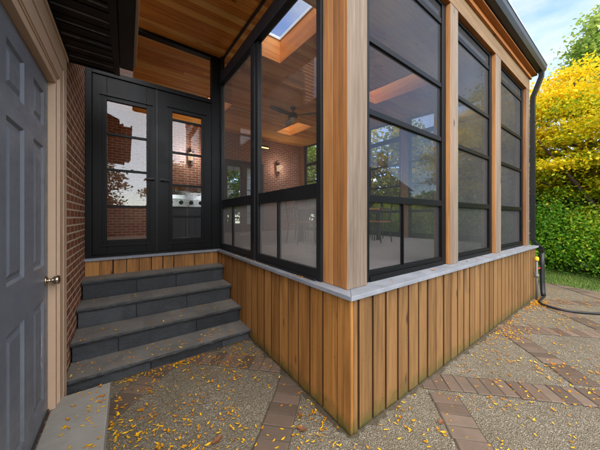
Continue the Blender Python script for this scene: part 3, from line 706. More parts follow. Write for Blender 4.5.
m = MB(); m.box(-.886, -.878, Y0 - .012, Y0 - .001, 1.003, 3.386); m.build('astragal', 'black_metal', porch)

# ================================================================== STONE STEPS
steps = thing('stone_steps', 'four dark bluestone steps up to the black double doors, strewn with yellow leaves', 'steps', (-.8, 1.65, 0))
SZ = [.125, .318, .530, .750]; SY = [1.635, 1.945, 2.29, 2.625]
for i in range(4):
    zt, y0 = SZ[i], SY[i]; y1 = SY[i + 1] + .04 if i < 3 else 2.928; th = .042
    xr = (.0 if i == 0 else -.003 - 0.001 * i) - .003
    # tread, with rough front edge
    m = MB(); nx = 46; x0, x1 = -1.672, xr
    top = []; bot = []
    for k_ in range(nx + 1):
        x = x0 + (x1 - x0) * k_ / nx; a = mnoise.noise(Vector((x * 9, i * 7.3, 0))) * .008 + max(0, mnoise.noise(Vector((x * 22, i * 3.1, 4))) - .25) * .035; c_ = mnoise.noise(Vector((x * 14, i * 7.3, 5))) * .006 + random.uniform(-.002, .002)
        top.append((x, y0 + a, zt)); bot.append((x, y0 + .004 + c_, zt - th + mnoise.noise(Vector((x * 6, i, 9))) * .004))
    mid_ = [((a[0]), min(a[1], b_[1]) - .004 + random.uniform(-.003, .003), zt - th * random.uniform(.35, .6)) for a, b_ in zip(top, bot)]
    for k_ in range(nx):
        m.face([top[k_], (top[k_ + 1]), (top[k_ + 1][0], y1, zt), (top[k_][0], y1, zt)], (.35 + .25 * ((k_ * (i + 3) // 31) % 2), .5, .5), 0)
        m.face([mid_[k_], mid_[k_ + 1], top[k_ + 1], top[k_]], (random.random() * .4 + .3, .5, .5), 1); m.face([bot[k_], bot[k_ + 1], mid_[k_ + 1], mid_[k_]], (random.random() * .4, .5, .5), 1)
        m.face([(bot[k_][0], y1, zt - th), (bot[k_ + 1][0], y1, zt - th), bot[k_ + 1], bot[k_]], (.3, .5, .5), 1)
    m.face([top[-1], mid_[-1], bot[-1], (x1, y1, zt - th), (x1, y1, zt)], (.4, .5, .5), 1)
    m.face([top[0], (x0, y1, zt), (x0, y1, zt - th), bot[0], mid_[0]], (.4, .5, .5), 1)
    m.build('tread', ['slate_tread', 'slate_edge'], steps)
    # riser blocks
    m = MB(); zb = 0.001 if i == 0 else SZ[i - 1] + .001; cuts = [-1.668]
    q = -1.668 + random.uniform(.3, .75)
    while q < xr - .2: cuts.append(q); q += random.uniform(.45, .8)
    cuts.append(xr - .012)
    for a, b_ in zip(cuts, cuts[1:]): m.box(a + .003, b_ - .003, y0 + .022 + random.uniform(-.003, .003), y0 + .2, zb, zt - th - .001)
    m.box(cuts[0] + .01, cuts[-1] - .01, y0 + .032, y1 - .02, zb + .001, zt - th - .003, (.0, .5, .5))
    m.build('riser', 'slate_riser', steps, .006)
# landing slab by the side door
m = MB(); m.box(-1.678, -1.352, -1.9, 1.385, .001, .15); o = m.build('landing_slab', 'concrete_slab', None, .008, origin=(-1.5, .5, 0)); tag(o, 'pale concrete slab at the foot of the blue grey door', 'slab')

# ================================================================== SMALL THINGS OUTSIDE
hose = MB()
def catmull(pts, n=10):
    pts = [Vector(p) for p in pts]; P_ = [pts[0]] + pts + [pts[-1]]; out_ = []
    for i in range(1, len(P_) - 2):
        for k_ in range(n):
            t_ = k_ / n; a, b_, c_, d_ = P_[i - 1:i + 3]
            out_.append(.5 * ((2 * b_) + (-a + c_) * t_ + (2 * a - 5 * b_ + 4 * c_ - d_) * t_ ** 2 + (-a + 3 * b_ - 3 * c_ + d_) * t_ ** 3))
    return out_ + [pts[-1]]
hose.tube(catmull([(5.06, -.105, .032), (4.86, -.10, .026), (4.62, -.12, .024), (4.46, -.24, .024), (4.44, -.48, .024), (4.70, -.80, .024), (5.2, -1.2, .024), (6.0, -1.6, .024)]), .018, 10)
tag(hose.build('drain_hose', 'rubber', None, smooth=True, origin=(5, -.1, 0)), 'thin black drain hose curling over the patio from the porch corner', 'hose')
gv = thing('gas_valve', 'small grey pipe with yellow cap and red valve handle at the porch corner', 'gas valve', (4.8, -.05, 0))
m = MB(); m.tube([(4.80, -.05, .002), (4.80, -.05, .72)], .017, 10); m.tube([(4.80, -.05, .5), (4.80, .0, .5)], .014, 8); m.lathe([(.03, 0), (.034, .02), (.034, .05), (.02, .06)], (4.80, -.05, .42), 'z', 12); m.build('pipe', 'pipe_grey', gv, smooth=True)
m = MB(); m.lathe([(.026, 0), (.03, .01), (.03, .045), (.022, .065), (.01, .072)], (4.80, -.05, .721), 'z', 14); m.build('cap', 'yellow_plastic', gv, smooth=True)
m = MB(); m.box(4.815, 4.95, -.075, -.062, .565, .585); m.build('handle', 'red_plastic', gv, .004)

# ================================================================== THINGS INSIDE THE PORCH
fz = CEIL(3.97); fx, fy = 2.18, 3.97
fan = thing('ceiling_fan', 'dark ceiling fan with three blades under the wood porch ceiling', 'ceiling fan', (fx, fy, fz))
m = MB(); m.lathe([(.07, 0), (.07, -.02), (.03, -.055), (.014, -.06), (.014, -.15)], (fx, fy, fz), 'z', 16); m.build('downrod', 'charcoal', fan, smooth=True)
m = MB(); m.lathe([(.03, -.13), (.095, -.15), (.12, -.19), (.115, -.24), (.08, -.26), (.02, -.262)], (fx, fy, fz), 'z', 20); m.build('motor', 'charcoal', fan, smooth=True)
m = MB(); m.lathe([(.08, -.262), (.085, -.28), (.06, -.31), (.01, -.318)], (fx, fy, fz), 'z', 20); m.build('lamp_bowl', 'lamp_shade', fan, smooth=True)
def lamp(name, loc, power, rad, parent):
    l = bpy.data.lights.new(name, 'POINT'); l.energy = power; l.shadow_soft_size = rad; l.color = (1, .88, .74); o = bpy.data.objects.new(name, l); C.objects.link(o); o.parent = parent; o.location = Vector(loc) - wloc(parent)
for k_ in range(3):
    a = R(70 + 120 * k_); ca, sa = math.cos(a), math.sin(a); m = MB()
    T = lambda r, s_, h: (fx + ca * r - sa * s_, fy + sa * r + ca * s_, fz - .2 + h)
    prev = None
    for r, wd in ((.09, .035), (.2, .05), (.35, .075), (.55, .072), (.68, .06), (.73, .03)):
        ring = [T(r, -wd, -.014), T(r, wd, .014), T(r, wd, .022), T(r, -wd, -.006)]
        if prev:
            for j in range(4): m.face([prev[j], prev[(j + 1) % 4], ring[(j + 1) % 4], ring[j]], (.5, .5, .5))
        else: m.face(ring[::-1])
        prev = ring
    m.face(prev); m.build('blade', 'charcoal', fan)
def sconce(x, label):
    o = thing('wall_lamp', label, 'wall lamp', (x, 7.3, 3.4), 'lamps on the brick wall')
    m = MB(); m.lathe([(.055, 0), (.06, -.012), (.03, -.025)], (x, 7.298, 3.45), 'y', 14); m.tube([(x, 7.28, 3.45), (x, 7.2, 3.5), (x, 7.17, 3.58)], .01, 8); m.build('bracket', 'black_metal', o, smooth=True)
    m = MB(); m.lathe([(.05, -.14), (.075, -.1), (.085, .08), (.06, .1)], (x, 7.17, 3.45), 'z', 14); m.build('shade', 'lamp_lit', o, smooth=True); lamp('lamp', (x, 6.98, 3.46), 2, .06, o)
    m = MB(); m.lathe([(.09, .1), (.05, .15), (.012, .2)], (x, 7.17, 3.45), 'z', 14); m.build('cap', 'black_metal', o, smooth=True)
    m = MB(); m.lathe([(.012, -.2), (.055, -.16), (.05, -.14)], (x, 7.17, 3.45), 'z', 14); m.build('finial', 'black_metal', o, smooth=True)
sconce(3.64, 'black lantern on the brick wall between the grey doors and the far window'); sconce(.41, 'black lantern on the brick wall above the barbecue, seen through the door glass')
ht = thing('patio_heater', 'dark bar heater with a warm glow high on the brick wall above the grey doors', 'heater', (2.9, 7.2, 4.1))
m = MB(); m.box(2.66, 3.20, 7.10, 7.20, 4.10, 4.22); m.box(2.78, 2.82, 7.20, 7.298, 4.14, 4.18); m.box(3.04, 3.08, 7.20, 7.298, 4.14, 4.18); m.build('housing', 'charcoal', ht, .01)
m = MB(); m.box(2.70, 3.16, 7.097, 7.104, 4.115, 4.15); m.build('element', 'warm_glow', ht)
# barbecue
gx, gy = -.30, 4.05
bq = thing('barbecue_grill', 'steel barbecue grill with a rounded lid standing behind the double doors', 'barbecue', (gx, gy, .965))
m = MB(); m.box(gx - .36, gx + .36, gy, gy + .5, 1.02, 1.70)
for a in (-.32, .30): 
    for b_ in (.03, .45): m.tube([(gx + a, gy + b_, .966), (gx + a, gy + b_, 1.03)], .025, 8)
m.build('cabinet', 'charcoal', bq, .008)
m = MB(); m.box(gx - .355, gx - .004, gy - .012, gy - .001, 1.06, 1.66); m.box(gx + .004, gx + .355, gy - .012, gy - .001, 1.06, 1.66); m.build('cabinet_door', 'charcoal', bq, .004)
m = MB(); m.box(gx - .40, gx + .40, gy - .05, gy + .5, 1.702, 1.86); cp = m.build('control_panel', 'steel', bq, .01)
for k_ in range(4):
    m = MB(); m.lathe([(.04, 0), (.036, -.025), (.02, -.03)], (gx - .27 + .18 * k_, gy - .051, 1.79), 'y', 16); m.build('knob', 'black_metal', cp, smooth=True)
m = MB(); n_ = 12; pr = [(gy + .02 + .235 * (1 - math.cos(math.pi * q / n_)), 1.862 + .30 * math.sin(math.pi * q / n_)) for q in range(n_ + 1)]
for a, b_ in zip(pr, pr[1:]): m.face([(gx - .36, *a), (gx + .36, *a), (gx + .36, *b_), (gx - .36, *b_)], (.5, .5, .5))
m.face([(gx - .36, *q) for q in pr]); m.face([(gx + .36, *q) for q in pr][::-1]); m.build('lid', 'steel', bq)
m = MB(); m.tube([(gx - .26, gy - .0, 2.0), (gx - .26, gy - .06, 2.0), (gx + .26, gy - .06, 2.0), (gx + .26, gy - .0, 2.0)], .013, 8); m.build('lid_handle', 'steel', bq, smooth=True)
m = MB(); m.box(gx + .42, gx + .78, gy, gy + .45, 1.80, 1.83); m.build('side_shelf', 'steel', bq, .004)
# table and chairs
tx, ty, tz = 2.75, 2.85, .965
tb = thing('dining_table', 'dark legged dining table with wood top standing inside the porch', 'table', (tx, ty, tz))
m = MB(); 
for k_ in range(5): m.box(tx - .95, tx + .95, ty - .475 + .19 * k_ + .002, ty - .475 + .19 * (k_ + 1) - .002, tz + .71, tz + .75)
m.build('tabletop', 'table_wood', tb, .004)
for sx in (-1, 1):
    for sy in (-1, 1):
        m = MB(); m.box(tx + sx * .86 - .035, tx + sx * .86 + .035, ty + sy * .38 - .035, ty + sy * .38 + .035, tz + .001, tz + .709); m.build('leg', 'charcoal', tb, .004)
m = MB(); m.box(tx - .82, tx + .82, ty - .40, ty - .375, tz + .62, tz + .708); m.box(tx - .82, tx + .82, ty + .375, ty + .40, tz + .62, tz + .708); m.build('apron', 'charcoal', tb)
def make_chair():
    o = thing('dining_chair', 'x', 'chair', (0, 0, 0), 'chairs around the porch table')
    m = MB(); m.box(-.21, .21, -.2, .22, .43, .46); m.build('seat', 'seat_wood', o, .012)
    for sx in (-1, 1):
        m = MB(); m.tube([(sx * .18, .18, .43), (sx * .2, .21, .0)], [.016, .012], 8); m.build('leg', 'charcoal', o, smooth=True)
        m = MB(); m.tube([(sx * .18, -.17, .43), (sx * .2, -.23, .0)], [.016, .012], 8); m.build('leg', 'charcoal', o, smooth=True)
    m = MB(); m.tube(catmull([(-.19, -.18, .44), (-.2, -.22, .7), (-.17, -.25, .88), (0, -.27, .95), (.17, -.25, .88), (.2, -.22, .7), (.19, -.18, .44)], 6), .017, 8)
    m.tube([(-.2, -.225, .72), (0, -.25, .72), (.2, -.225, .72)], .011, 8)
    for sx in (-.1, 0, .1): m.tube([(sx, -.235, .725), (sx, -.18, .45)], .008, 6)
    m.build('backrest', 'charcoal', o, smooth=True); return o
ch0 = make_chair()
spots = [(tx - .5, ty - .62, 0, 'dark dining chair on the screen side of the table, nearer the corner post'), (tx + .5, ty - .62, 0.05, 'dark dining chair on the screen side of the table, nearer the garden'),
         (tx - .5, ty + .62, math.pi, 'dark dining chair on the brick wall side of the table, nearer the steps'), (tx + .5, ty + .62, math.pi - .06, 'dark dining chair on the brick wall side of the table, nearer the garden'),
         (tx - 1.12, ty, -math.pi / 2, 'dark arched back chair at the end of the porch table facing the garden'), (tx + 1.14, ty + .05, math.pi / 2, 'dark arched back chair at the garden end of the porch table')]
for i, (x, y, rz, lb) in enumerate(spots):
    c_ = ch0 if i == 0 else copy_tree(ch0); c_.location = (x, y, tz + .001); c_.rotation_euler.z = rz; c_['label'] = lb

# ================================================================== TREES AND SHRUBS
def quads(name, pos, nrm, size, rnd, mat, parent, asp=.62):
    n = len(pos); nrm = nrm / np.linalg.norm(nrm, axis=1, keepdims=True)
    ref = RNG.normal(size=(n, 3)); a = np.cross(nrm, ref); a /= np.linalg.norm(a, axis=1, keepdims=True) + 1e-9; b = np.cross(nrm, a)
    s = size[:, None]; drop = nrm * s * .18
    v = np.stack([pos + a * s - drop, pos + b * s * asp, pos - a * s - drop, pos - b * s * asp], 1).reshape(-1, 3) - np.array(wloc(parent))
    me = bpy.data.meshes.new(name); me.vertices.add(4 * n); me.vertices.foreach_set('co', v.ravel()); me.loops.add(4 * n); me.loops.foreach_set('vertex_index', np.arange(4 * n)); me.polygons.add(n)
    me.polygons.foreach_set('loop_start', np.arange(0, 4 * n, 4)); me.update(calc_edges=True)
    at = me.color_attributes.new('rnd', 'FLOAT_COLOR', 'CORNER'); col = np.ones((n, 4)); col[:, :3] = np.clip(rnd, 0, 1); at.data.foreach_set('color', np.repeat(col, 4, 0).ravel())
    me.materials.append(M[mat]); o = bpy.data.objects.new(name, me); C.objects.link(o); o.parent = parent; return o
def tree(name, label, cat, base, height, cen, rad, nclump, nleaf, lsize, mat, flat=.45, clump=.55, trunk_r=.14, group=None, lean=(0, 0), hue=.35, limbs=10, low=None, zhue=.12, bough=None):
    o = thing(name, label, cat, base, group); B = Vector(base); cen = np.array(cen); rad = np.array(rad)
    u = RNG.normal(size=(nclump, 3)); u /= np.linalg.norm(u, axis=1, keepdims=True); rr = RNG.uniform(.25, 1, nclump) ** .5
    cc = cen + u * rr[:, None] * rad * RNG.uniform(.78, 1.08, (nclump, 1))
    if low is not None: cc[:, 2] = np.maximum(cc[:, 2], low + RNG.uniform(0, .4, nclump))
    per = nleaf // nclump; ci = np.repeat(np.arange(nclump), per)
    cs = RNG.uniform(.6, 1.25, nclump) * clump
    off = RNG.normal(size=(len(ci), 3)) * cs[ci][:, None] * np.array([.6, .6, .6 * flat])
    off[:, 2] -= .12 * (off[:, 0] ** 2 + off[:, 1] ** 2) / clump
    pos = cc[ci] + off; nr = RNG.normal(size=(len(ci), 3)) * .6 + np.array([0, 0, .9]); sz = RNG.uniform(.6, 1.25, len(ci)) * lsize
    cr_ = RNG.uniform(0, 1, nclump); r1 = np.clip(hue + (cr_[ci] - .5) * .5 + RNG.normal(size=len(ci)) * .19 + zhue * (pos[:, 2] - cen[2]) / rad[2], 0, 1)
    if bough:      # leaves stand clear of the heavy bough
        keep = np.ones(len(pos), bool)
        for a_, b_ in zip(bough[1:], bough[2:]):
            a_, b_ = np.array(a_), np.array(b_); d_ = b_ - a_; t_ = np.clip(((pos - a_) @ d_) / (d_ @ d_), 0, 1); q_ = pos - (a_ + t_[:, None] * d_)
            keep &= ~((np.linalg.norm(q_ * np.array([.28, 1, 1]), axis=1) < .17) & (RNG.uniform(size=len(pos)) < .8))
        pos, nr, sz, r1, ci = pos[keep], nr[keep], sz[keep], r1[keep], ci[keep]
    quads('crown', pos, nr, sz, np.stack([r1, RNG.uniform(size=len(ci)), RNG.uniform(size=len(ci))], 1), mat, o)
    m = MB(); top = Vector((cen[0] + lean[0], cen[1] + lean[1], cen[2] + rad[2] * .5)); path = []
    for k_ in range(9):
        f = k_ / 8; p_ = B.lerp(top, f); p_.x += .12 * math.sin(f * 5 + base[0]); p_.y += .12 * math.cos(f * 4 + base[1]) - .12; path.append(p_)
    path[0] = B.copy(); m.tube(path, [trunk_r * (1.25 if k_ == 0 else 1) * (1 - .85 * k_ / 8) for k_ in range(9)], 9)
    if bough: m.tube(catmull(bough, 6), [trunk_r * .62 * (1 - .8 * q / (6 * (len(bough) - 1))) for q in range(6 * (len(bough) - 1) + 1)], 8)
    order = np.argsort(-rr)[:limbs]
    for i in order:
        e_ = Vector(cc[i]); s0 = path[random.randint(2, 6)]; mid_ = s0.lerp(e_, .5) + Vector((random.uniform(-.15, .15), random.uniform(-.15, .15), random.uniform(.0, .3)))
        m.tube(catmull([s0, mid_, e_], 5), [trunk_r * .42 * (1 - .85 * q / 10) for q in range(11)], 6)
        for _ in range(3):
            s1 = mid_.lerp(e_, random.random()); m.tube([s1, s1 + Vector((random.uniform(-.5, .5), random.uniform(-.5, .5), random.uniform(0, .4)))], [.018, .006], 5)
    m.build('trunk', 'bark', o, smooth=True); return o
LIMB = [(9.75, -.8, .6), (9.06, -.5, 1.57), (8.3, -.2, 2.3), (7.66, .13, 2.97), (7.25, .4, 3.5)]
tree('maple_tree', 'wide tree in bright yellow autumn leaf behind the patio', 'tree', (9.9, -.75, 0), 6, (9.5, .1, 3.65), (2.6, 4.1, 2.15), 230, 140000, .040, 'leaf_yellow', .28, .60, .13, hue=.46, limbs=46, low=.95, zhue=.30, bough=LIMB)
tree('shade_tree', 'tall pale green tree rising above the yellow tree', 'tree', (15.5, -1.9, 0), 10, (15.2, -1.6, 7.5), (3.0, 2.8, 2.7), 90, 50000, .075, 'leaf_pale', .55, .75, .22, hue=.6, limbs=18)
tree('garden_tree', 'yellow green tree seen through the porch windows beside the brick wall', 'tree', (10.5, 7.2, 0), 7, (10.3, 7.0, 3.9), (2.8, 3.4, 2.9), 90, 14000, .12, 'leaf_yellowgreen', .5, .85, .16, hue=.45, limbs=14)
tree('garden_tree', 'green tree seen through the middle of the porch windows', 'tree', (11.5, 3.2, 0), 7, (11.4, 3.2, 3.7), (2.3, 2.6, 2.7), 80, 11000, .12, 'leaf_green', .5, .8, .16, hue=.55, limbs=12)
tree('garden_tree', 'bright green tree seen through the far corner window of the porch', 'tree', (9.9, 13.6, 0), 9, (9.9, 13.4, 4.4), (3.0, 3.4, 3.6), 100, 20000, .11, 'leaf_pale', .6, .9, .2, hue=.5, limbs=10)
def shrub(label, x, y, r, h, n, mat, hue, ls=.034):
    o = thing('garden_shrub', label, 'shrub', (x, y, 0), 'shrubs along the edge of the lawn'); nc = 40
    u = RNG.uniform(-1, 1, (nc, 3)); u[:, 2] = RNG.uniform(0, 1, nc); cc = np.array([x, y, .1]) + u * np.array([r, r, 1]) * np.stack([np.ones(nc), np.ones(nc), (h - .25) * RNG.uniform(.5, 1.45, nc)], 1) * (1 - .35 * u[:, 2:3] ** 2) * np.array([[1, 1, 1]])
    ci = np.repeat(np.arange(nc), n // nc); pos = cc[ci] + RNG.normal(size=(len(ci), 3)) * .24; pos[:, 2] = np.clip(pos[:, 2], .04, None)
    nr = RNG.normal(size=(len(ci), 3)) * .7 + np.array([-.5, -.2, .5]); cr_ = RNG.uniform(0, 1, nc)
    r1 = np.clip(hue + (cr_[ci] - .5) * .8 + RNG.normal(size=len(ci)) * .2 + .16 * (pos[:, 2] / h - .5), 0, 1)
    quads('foliage', pos, nr, RNG.uniform(.6, 1.3, len(ci)) * ls, np.stack([r1, RNG.uniform(size=len(ci)), RNG.uniform(size=len(ci))], 1), mat, o)
    m = MB()
    for k_ in range(7): m.tube([(x + random.uniform(-.15, .15), y + random.uniform(-.15, .15), 0), (x + random.uniform(-.5, .5) * r, y + random.uniform(-.5, .5) * r, h * .8)], [.03, .01], 6)
    m.build('stem', 'bark', o)
for (lb, x, y, r, h, n, mt, hue) in (
    ('bushy green shrub beyond the lawn next to the black downspout', 8.4, .8, .9, 2.2, 21000, 'leaf_hedge', .55),
    ('bushy green shrub under the yellow tree', 8.7, -.7, 1.05, 1.95, 21000, 'leaf_hedge', .5),
    ('darker green shrub under the outer boughs of the yellow tree', 8.6, -2.3, 1.0, 2.0, 27360, 'leaf_hedge', .35),
    ('green shrub behind the porch end wall', 8.5, 2.5, 1.0, 2.3, 22800, 'leaf_hedge', .5),
    ('leafy green shrub seen low through the porch windows', 8.6, 4.6, 1.1, 2.4, 22800, 'leaf_hedge', .5)):
    shrub(lb, x, y, r, h, n, mt, hue)
m = MB(); tag(None or m.build('ground', 'soil'), kind='structure') if False else None
# a clipped low hedge line further back closes the view to the horizon
hedge = thing('back_hedge', 'long dark green hedge closing the garden behind the shrubs', 'hedge', (13, 2, 0))
n = 26000; pos = np.stack([13 + RNG.normal(size=n) * .45, RNG.uniform(-10, 16, n), RNG.uniform(.05, 1, n) ** .8 * 3.1], 1); pos[:, 2] *= 1 + .12 * np.sin(pos[:, 1] * 1.3) + .06 * np.sin(pos[:, 1] * 3.1)
quads('foliage', pos, RNG.normal(size=(n, 3)) + np.array([-.6, 0, .4]), RNG.uniform(.08, .17, n), np.stack([np.clip(.35 + RNG.normal(size=n) * .2, 0, 1)] * 3, 1), 'leaf_hedge', hedge)
# grass blades along the lawn edge
n = 15000; gx_ = RNG.uniform(6.5, 8.6, n); gy_ = RNG.uniform(-3.0, 2.0, n); hh = RNG.uniform(.02, .06, n); an = RNG.uniform(0, 6.28, n); ln = RNG.normal(size=(n, 2)) * .018
v = np.zeros((n, 3, 3)); dx = np.cos(an) * .005; dy = np.sin(an) * .005
v[:, 0] = np.stack([gx_ - dx, gy_ - dy, np.zeros(n) - .004], 1); v[:, 1] = np.stack([gx_ + dx, gy_ + dy, np.zeros(n) - .004], 1); v[:, 2] = np.stack([gx_ + ln[:, 0], gy_ + ln[:, 1], hh], 1)
me = bpy.data.meshes.new('grass'); me.vertices.add(3 * n); me.vertices.foreach_set('co', v.ravel()); me.loops.add(3 * n); me.loops.foreach_set('vertex_index', np.arange(3 * n)); me.polygons.add(n); me.polygons.foreach_set('loop_start', np.arange(0, 3 * n, 3)); me.update(calc_edges=True)
at = me.color_attributes.new('rnd', 'FLOAT_COLOR', 'CORNER'); cl = np.ones((n, 4)); cl[:, 0] = RNG.uniform(0, 1, n); at.data.foreach_set('color', np.repeat(cl, 3, 0).ravel()); me.materials.append(M['grass'])
go = bpy.data.objects.new('grass', me); C.objects.link(go); tag(go, 'short green grass between patio and shrubs', 'grass', kind='stuff')

# ---- things across the garden that the glass mirrors
nb = thing('neighbour_house', 'red brick neighbouring house with two chimneys across the garden', 'house', (17, -14, 0))
m = MB(); m.box(13, 22, -18, -12, 0, 4.2); m.build('wall', 'brick_back', nb)
m = MB()
for s0, s1 in (((12.7, -11.7, 4.1), (12.7, -15, 6.8)), ((12.7, -18.3, 4.1), (12.7, -15, 6.8))):
    m.face([s0, (22.3, s0[1], s0[2]), (22.3, s1[1], s1[2]), s1])
m.face([(12.95, -12, 4.2), (12.95, -18, 4.2), (12.95, -15, 6.7)]); m.face([(22.05, -12, 4.2), (22.05, -18, 4.2), (22.05, -15, 6.7)]); rf = m.build('roof', 'roof_dark', nb)
for x in (14.6, 20.2):
    m = MB(); m.box(x, x + .8, -14.6, -13.9, 5.6, 8.2); m.build('chimney', 'brick_back', rf)
for x in (14, 16.2, 18.4):
    m = MB(); m.box(x, x + 1.1, -12.0, -11.95, 1.2, 2.9); wo = m.build('window', 'white_paint', nb); m = MB(); m.box(x + .08, x + 1.02, -11.955, -11.94, 1.28, 2.82); m.build('pane', 'charcoal', wo)
fn = thing('board_fence', 'brown board fence closing the garden behind the patio', 'fence', (0, -10, 0))
m = MB(); x = -12.
while x < 9: m.box(x, x + .137, -10.02, -10, .05, 2.2 + random.uniform(-.01, .01)); x += .14
m.build('board_panel', 'cedar_right', fn)
for k_ in range(9): m = MB(); m.box(-12 + k_ * 2.6, -11.9 + k_ * 2.6, -10.14, -10.03, 0, 2.35); m.build('post', 'cedar_right', fn)
for q_, (x, y, lb) in enumerate(((-3.5, -14, 'green tree standing behind the board fence, nearer the house'), (2.4, -15, 'green tree standing behind the board fence, farther from the house'), (4.6, 15.5, 'green tree added behind the house to put green into the inner double door glass'))):  # last tree is added so the inner door glass shows greenish light
    c_ = copy_tree(bpy.data.objects['garden_tree.001']); c_.location = (x, y, 0); c_['label'] = lb
sp = thing('spruce_tree', 'tall dark spruce across the garden from the porch windows', 'tree', (8.8, -9.2, 0))
n = 15000; zz = RNG.uniform(.6, 10.5, n); rmax = 2.3 * (1 - zz / 10.8) * (.8 + .25 * np.sin(zz * 5.2)); an = RNG.uniform(0, 6.28, n); rr = rmax * RNG.uniform(.2, 1, n) ** .5
quads('crown', np.stack([8.8 + rr * np.cos(an), -9.2 + rr * np.sin(an), zz - rr * .25], 1), RNG.normal(size=(n, 3)) * .5 + np.array([0, 0, 1]), RNG.uniform(.09, .17, n), np.stack([RNG.uniform(size=n)] * 3, 1), 'needle', sp, .4)
m = MB(); m.tube([(8.8, -9.2, 0), (8.8, -9.2, 10)], [.2, .03], 8); m.build('trunk', 'bark', sp)

# ================================================================== FALLEN LEAVES
def leaf_mesh(name, mat, L, Wd, curl, fold, seed, lobed=False):
    rs = random.Random(seed); v = []; f = []; n_ = 7; prof_ = [0.02, .55, .9, 1, .82, .48, .02]
    if lobed: prof_ = [.1, .75, .45, 1.0, .5, .7, .05]
    for i in range(n_):
        t_ = i / (n_ - 1); x = (t_ - .5) * L; z = curl * L * ((t_ - .5) ** 2 * 4) * .25; wv = prof_[i] * Wd / 2; bend = .035 * L * math.sin(t_ * 3 + seed)
        v += [(x, bend - wv, z + fold * wv + rs.uniform(0, .0006)), (x, bend, z), (x, bend + wv, z + fold * wv + rs.uniform(0, .0006))]
    for i in range(n_ - 1):
        for j in range(2): q = i * 3 + j; f.append((q, q + 3, q + 4, q + 1))
    zmin = min(p_[2] for p_ in v); v = [(x, y, z - zmin) for x, y, z in v]
    me = bpy.data.meshes.new(name); me.from_pydata(v, [], f); me.materials.append(M[mat]); at = me.color_attributes.new('rnd', 'FLOAT_COLOR', 'CORNER'); c_ = rs.random()
    at.data.foreach_set('color', [c_, rs.random(), rs.random(), 1.] * len(me.loops)); return me
LM = [leaf_mesh('fallen_leaf', 'fallen_yellow', .034 + .004 * (i % 3), .012 + .002 * (i % 4), .2 + .3 * (i % 4), .08 + .16 * (i % 3), i + 1) for i in range(14)] + [leaf_mesh('fallen_leaf', 'fallen_orange', .034, .015, .9, .5, 20 + i) for i in range(3)]
BM_ = leaf_mesh('fallen_leaf', 'fallen_brown', .078, .056, .5, .25, 40, True)
cx_, cy_ = cam.location.x, cam.location.y
def inview(x, y, z, mrg=1.03):
    dx, dy = x - cx_, y - cy_; D = dx * .5801 + dy * .8145; L_ = dx * .8145 - dy * .5801
    if D < .3: return None
    px, py = 300 + 242.9 * L_ / D, 217.5 - 242.9 * (z - 1.5) / D
    return D if (-10 < px < 610 and -10 < py < 460) else None
cands = []
def dens(x, y):     # leaf litter is patchy
    return .5 + .9 * mnoise.noise(Vector((x * 1.7, y * 1.7, 3.1))) + .35 * mnoise.noise(Vector((x * 6, y * 6, 8)))
def try_add(x, y, z, where, force=False):
    D = inview(x, y, z)
    if D is None: return
    if not force and random.random() > dens(x, y): return
    cands.append((D, x, y, z, where))
for _ in range(3600):                                     # between steps and wall
    x, y = random.uniform(-1.34, -.02), random.uniform(-.2, 1.64)
    if random.random() < .5: try_add(x, y, .0035, 'patio')
for _ in range(6800):                                     # along the right face
    x, y = random.uniform(-.3, 6.4), random.uniform(-1.6, -.02)
    if random.random() < .5: try_add(x, y, .0035, 'patio')
for _ in range(160): x = random.uniform(2.2, 5.0); try_add(x, -.03 - abs(random.gauss(0, .06)), .0035, 'patio', True)
for _ in range(240): try_add(random.gauss(4.55, .22), -.04 - abs(random.gauss(0, .09)), .004 + random.uniform(0, .02), 'patio', True)
for _ in range(90): try_add(random.gauss(2.72, .12), random.gauss(-.2, .1), .009, 'patio', True)
for _ in range(70): x = random.uniform(-1.3, -.6); try_add(x, 1.62 - abs(random.gauss(0, .05)), .0035, 'patio', True)
for _ in range(26): try_add(-1.335 + abs(random.gauss(0, .05)), random.uniform(.3, 1.4), .0035, 'patio', True)
for _ in range(55): try_add(random.uniform(-1.59, -1.37), random.uniform(.5, 1.37), .1515, 'slab', True)
for i in range(4):
    for _ in range((110, 60, 24, 10)[i]): try_add(random.uniform(-1.66, -.02), random.uniform(SY[i] + .02, (SY[i + 1] if i < 3 else 2.92) - .01), SZ[i] + .0015, 'steps', True)
for _ in range(45): try_add(random.uniform(-.028, .03), random.uniform(.2, 2.4), .9755, 'ledge', True)
for _ in range(40): try_add(random.uniform(.3, 4.9), random.uniform(-.02, .10), .9755, 'ledge', True)
cands = [c_ for c_ in cands if not (c_[4] == 'patio' and (0.0 < c_[1] < 5.0 and c_[2] > -.012))]
cands.sort()
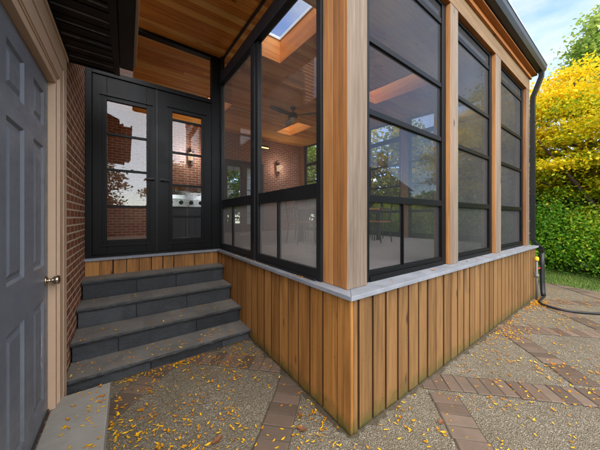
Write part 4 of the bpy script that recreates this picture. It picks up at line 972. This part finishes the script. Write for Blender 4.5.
LBL = {'patio': ('small yellow leaf lying on the speckled patio', 'yellow leaves on the patio'), 'slab': ('small yellow leaf lying on the pale slab by the door', 'yellow leaves on the door slab'),
       'steps': ('small yellow leaf lying on the stone steps', 'yellow leaves on the steps'), 'ledge': ('small yellow leaf lying on the grey stone ledge', 'yellow leaves on the ledge')}
rest = MB(); cnt = 0
for (D, x, y, z, where) in cands:
    big = random.choice(LM) if cnt < 290 else random.choice(LM); s_ = random.uniform(.42, 1.0) * (1.25 if random.random() < .12 else 1); rz = random.uniform(0, 6.28); tx_, ty_ = random.uniform(-.12, .12), random.uniform(-.12, .12)
    if where == 'patio':
        z += .005
    if cnt < 285:
        if big.materials[0].name == 'fallen_orange': big = random.choice(LM[:14])
        o = bpy.data.objects.new('fallen_leaf', big); C.objects.link(o); o.location = (x, y, z); o.rotation_euler = (tx_, ty_, rz); o.scale = (s_, s_, s_)
        o['label'], o['group'] = LBL[where]; o['category'] = 'leaf'; cnt += 1
    else:
        mt = Matrix.Translation((x, y, z)) @ Matrix.Rotation(rz, 4, 'Z') @ Matrix.Rotation(tx_, 4, 'X') @ Matrix.Scale(s_, 4); bi = len(rest.v); rn = R3(); mi = 1 if big.materials[0].name == 'fallen_orange' or random.random() < .28 else 0
        rest.v += [tuple(mt @ q.co) for q in big.vertices]
        for pg in big.polygons: rest.f.append(tuple(bi + q for q in pg.vertices)); rest.c.append(rn); rest.mi.append(mi)
tag(rest.build('fallen_leaves', ['fallen_yellow', 'fallen_orange'], None), 'scattered yellow and orange leaf litter on patio, steps and ledge', 'leaves', kind='stuff')
for (x, y, s_, rz, lb) in ((-.75, .50, 1.0, .4, 'large curled brown leaf lying mid patio in front of the steps'), (-.24, .24, .95, 2.1, 'large brown leaf on the brick band near the cedar corner'), (-.18, .345, .9, 1.2, 'narrow brown leaf beside the larger one on the brick band'), (.62, -.30, .7, .2, 'rust brown leaf on the patio below the paler boards')):
    o = bpy.data.objects.new('fallen_leaf', BM_); C.objects.link(o); o.location = (x, y, .0095); o.rotation_euler = (.05, -.05, rz); o.scale = (s_, s_ * (.6 if 'narrow' in lb else 1), s_); tag(o, lb, 'leaf')
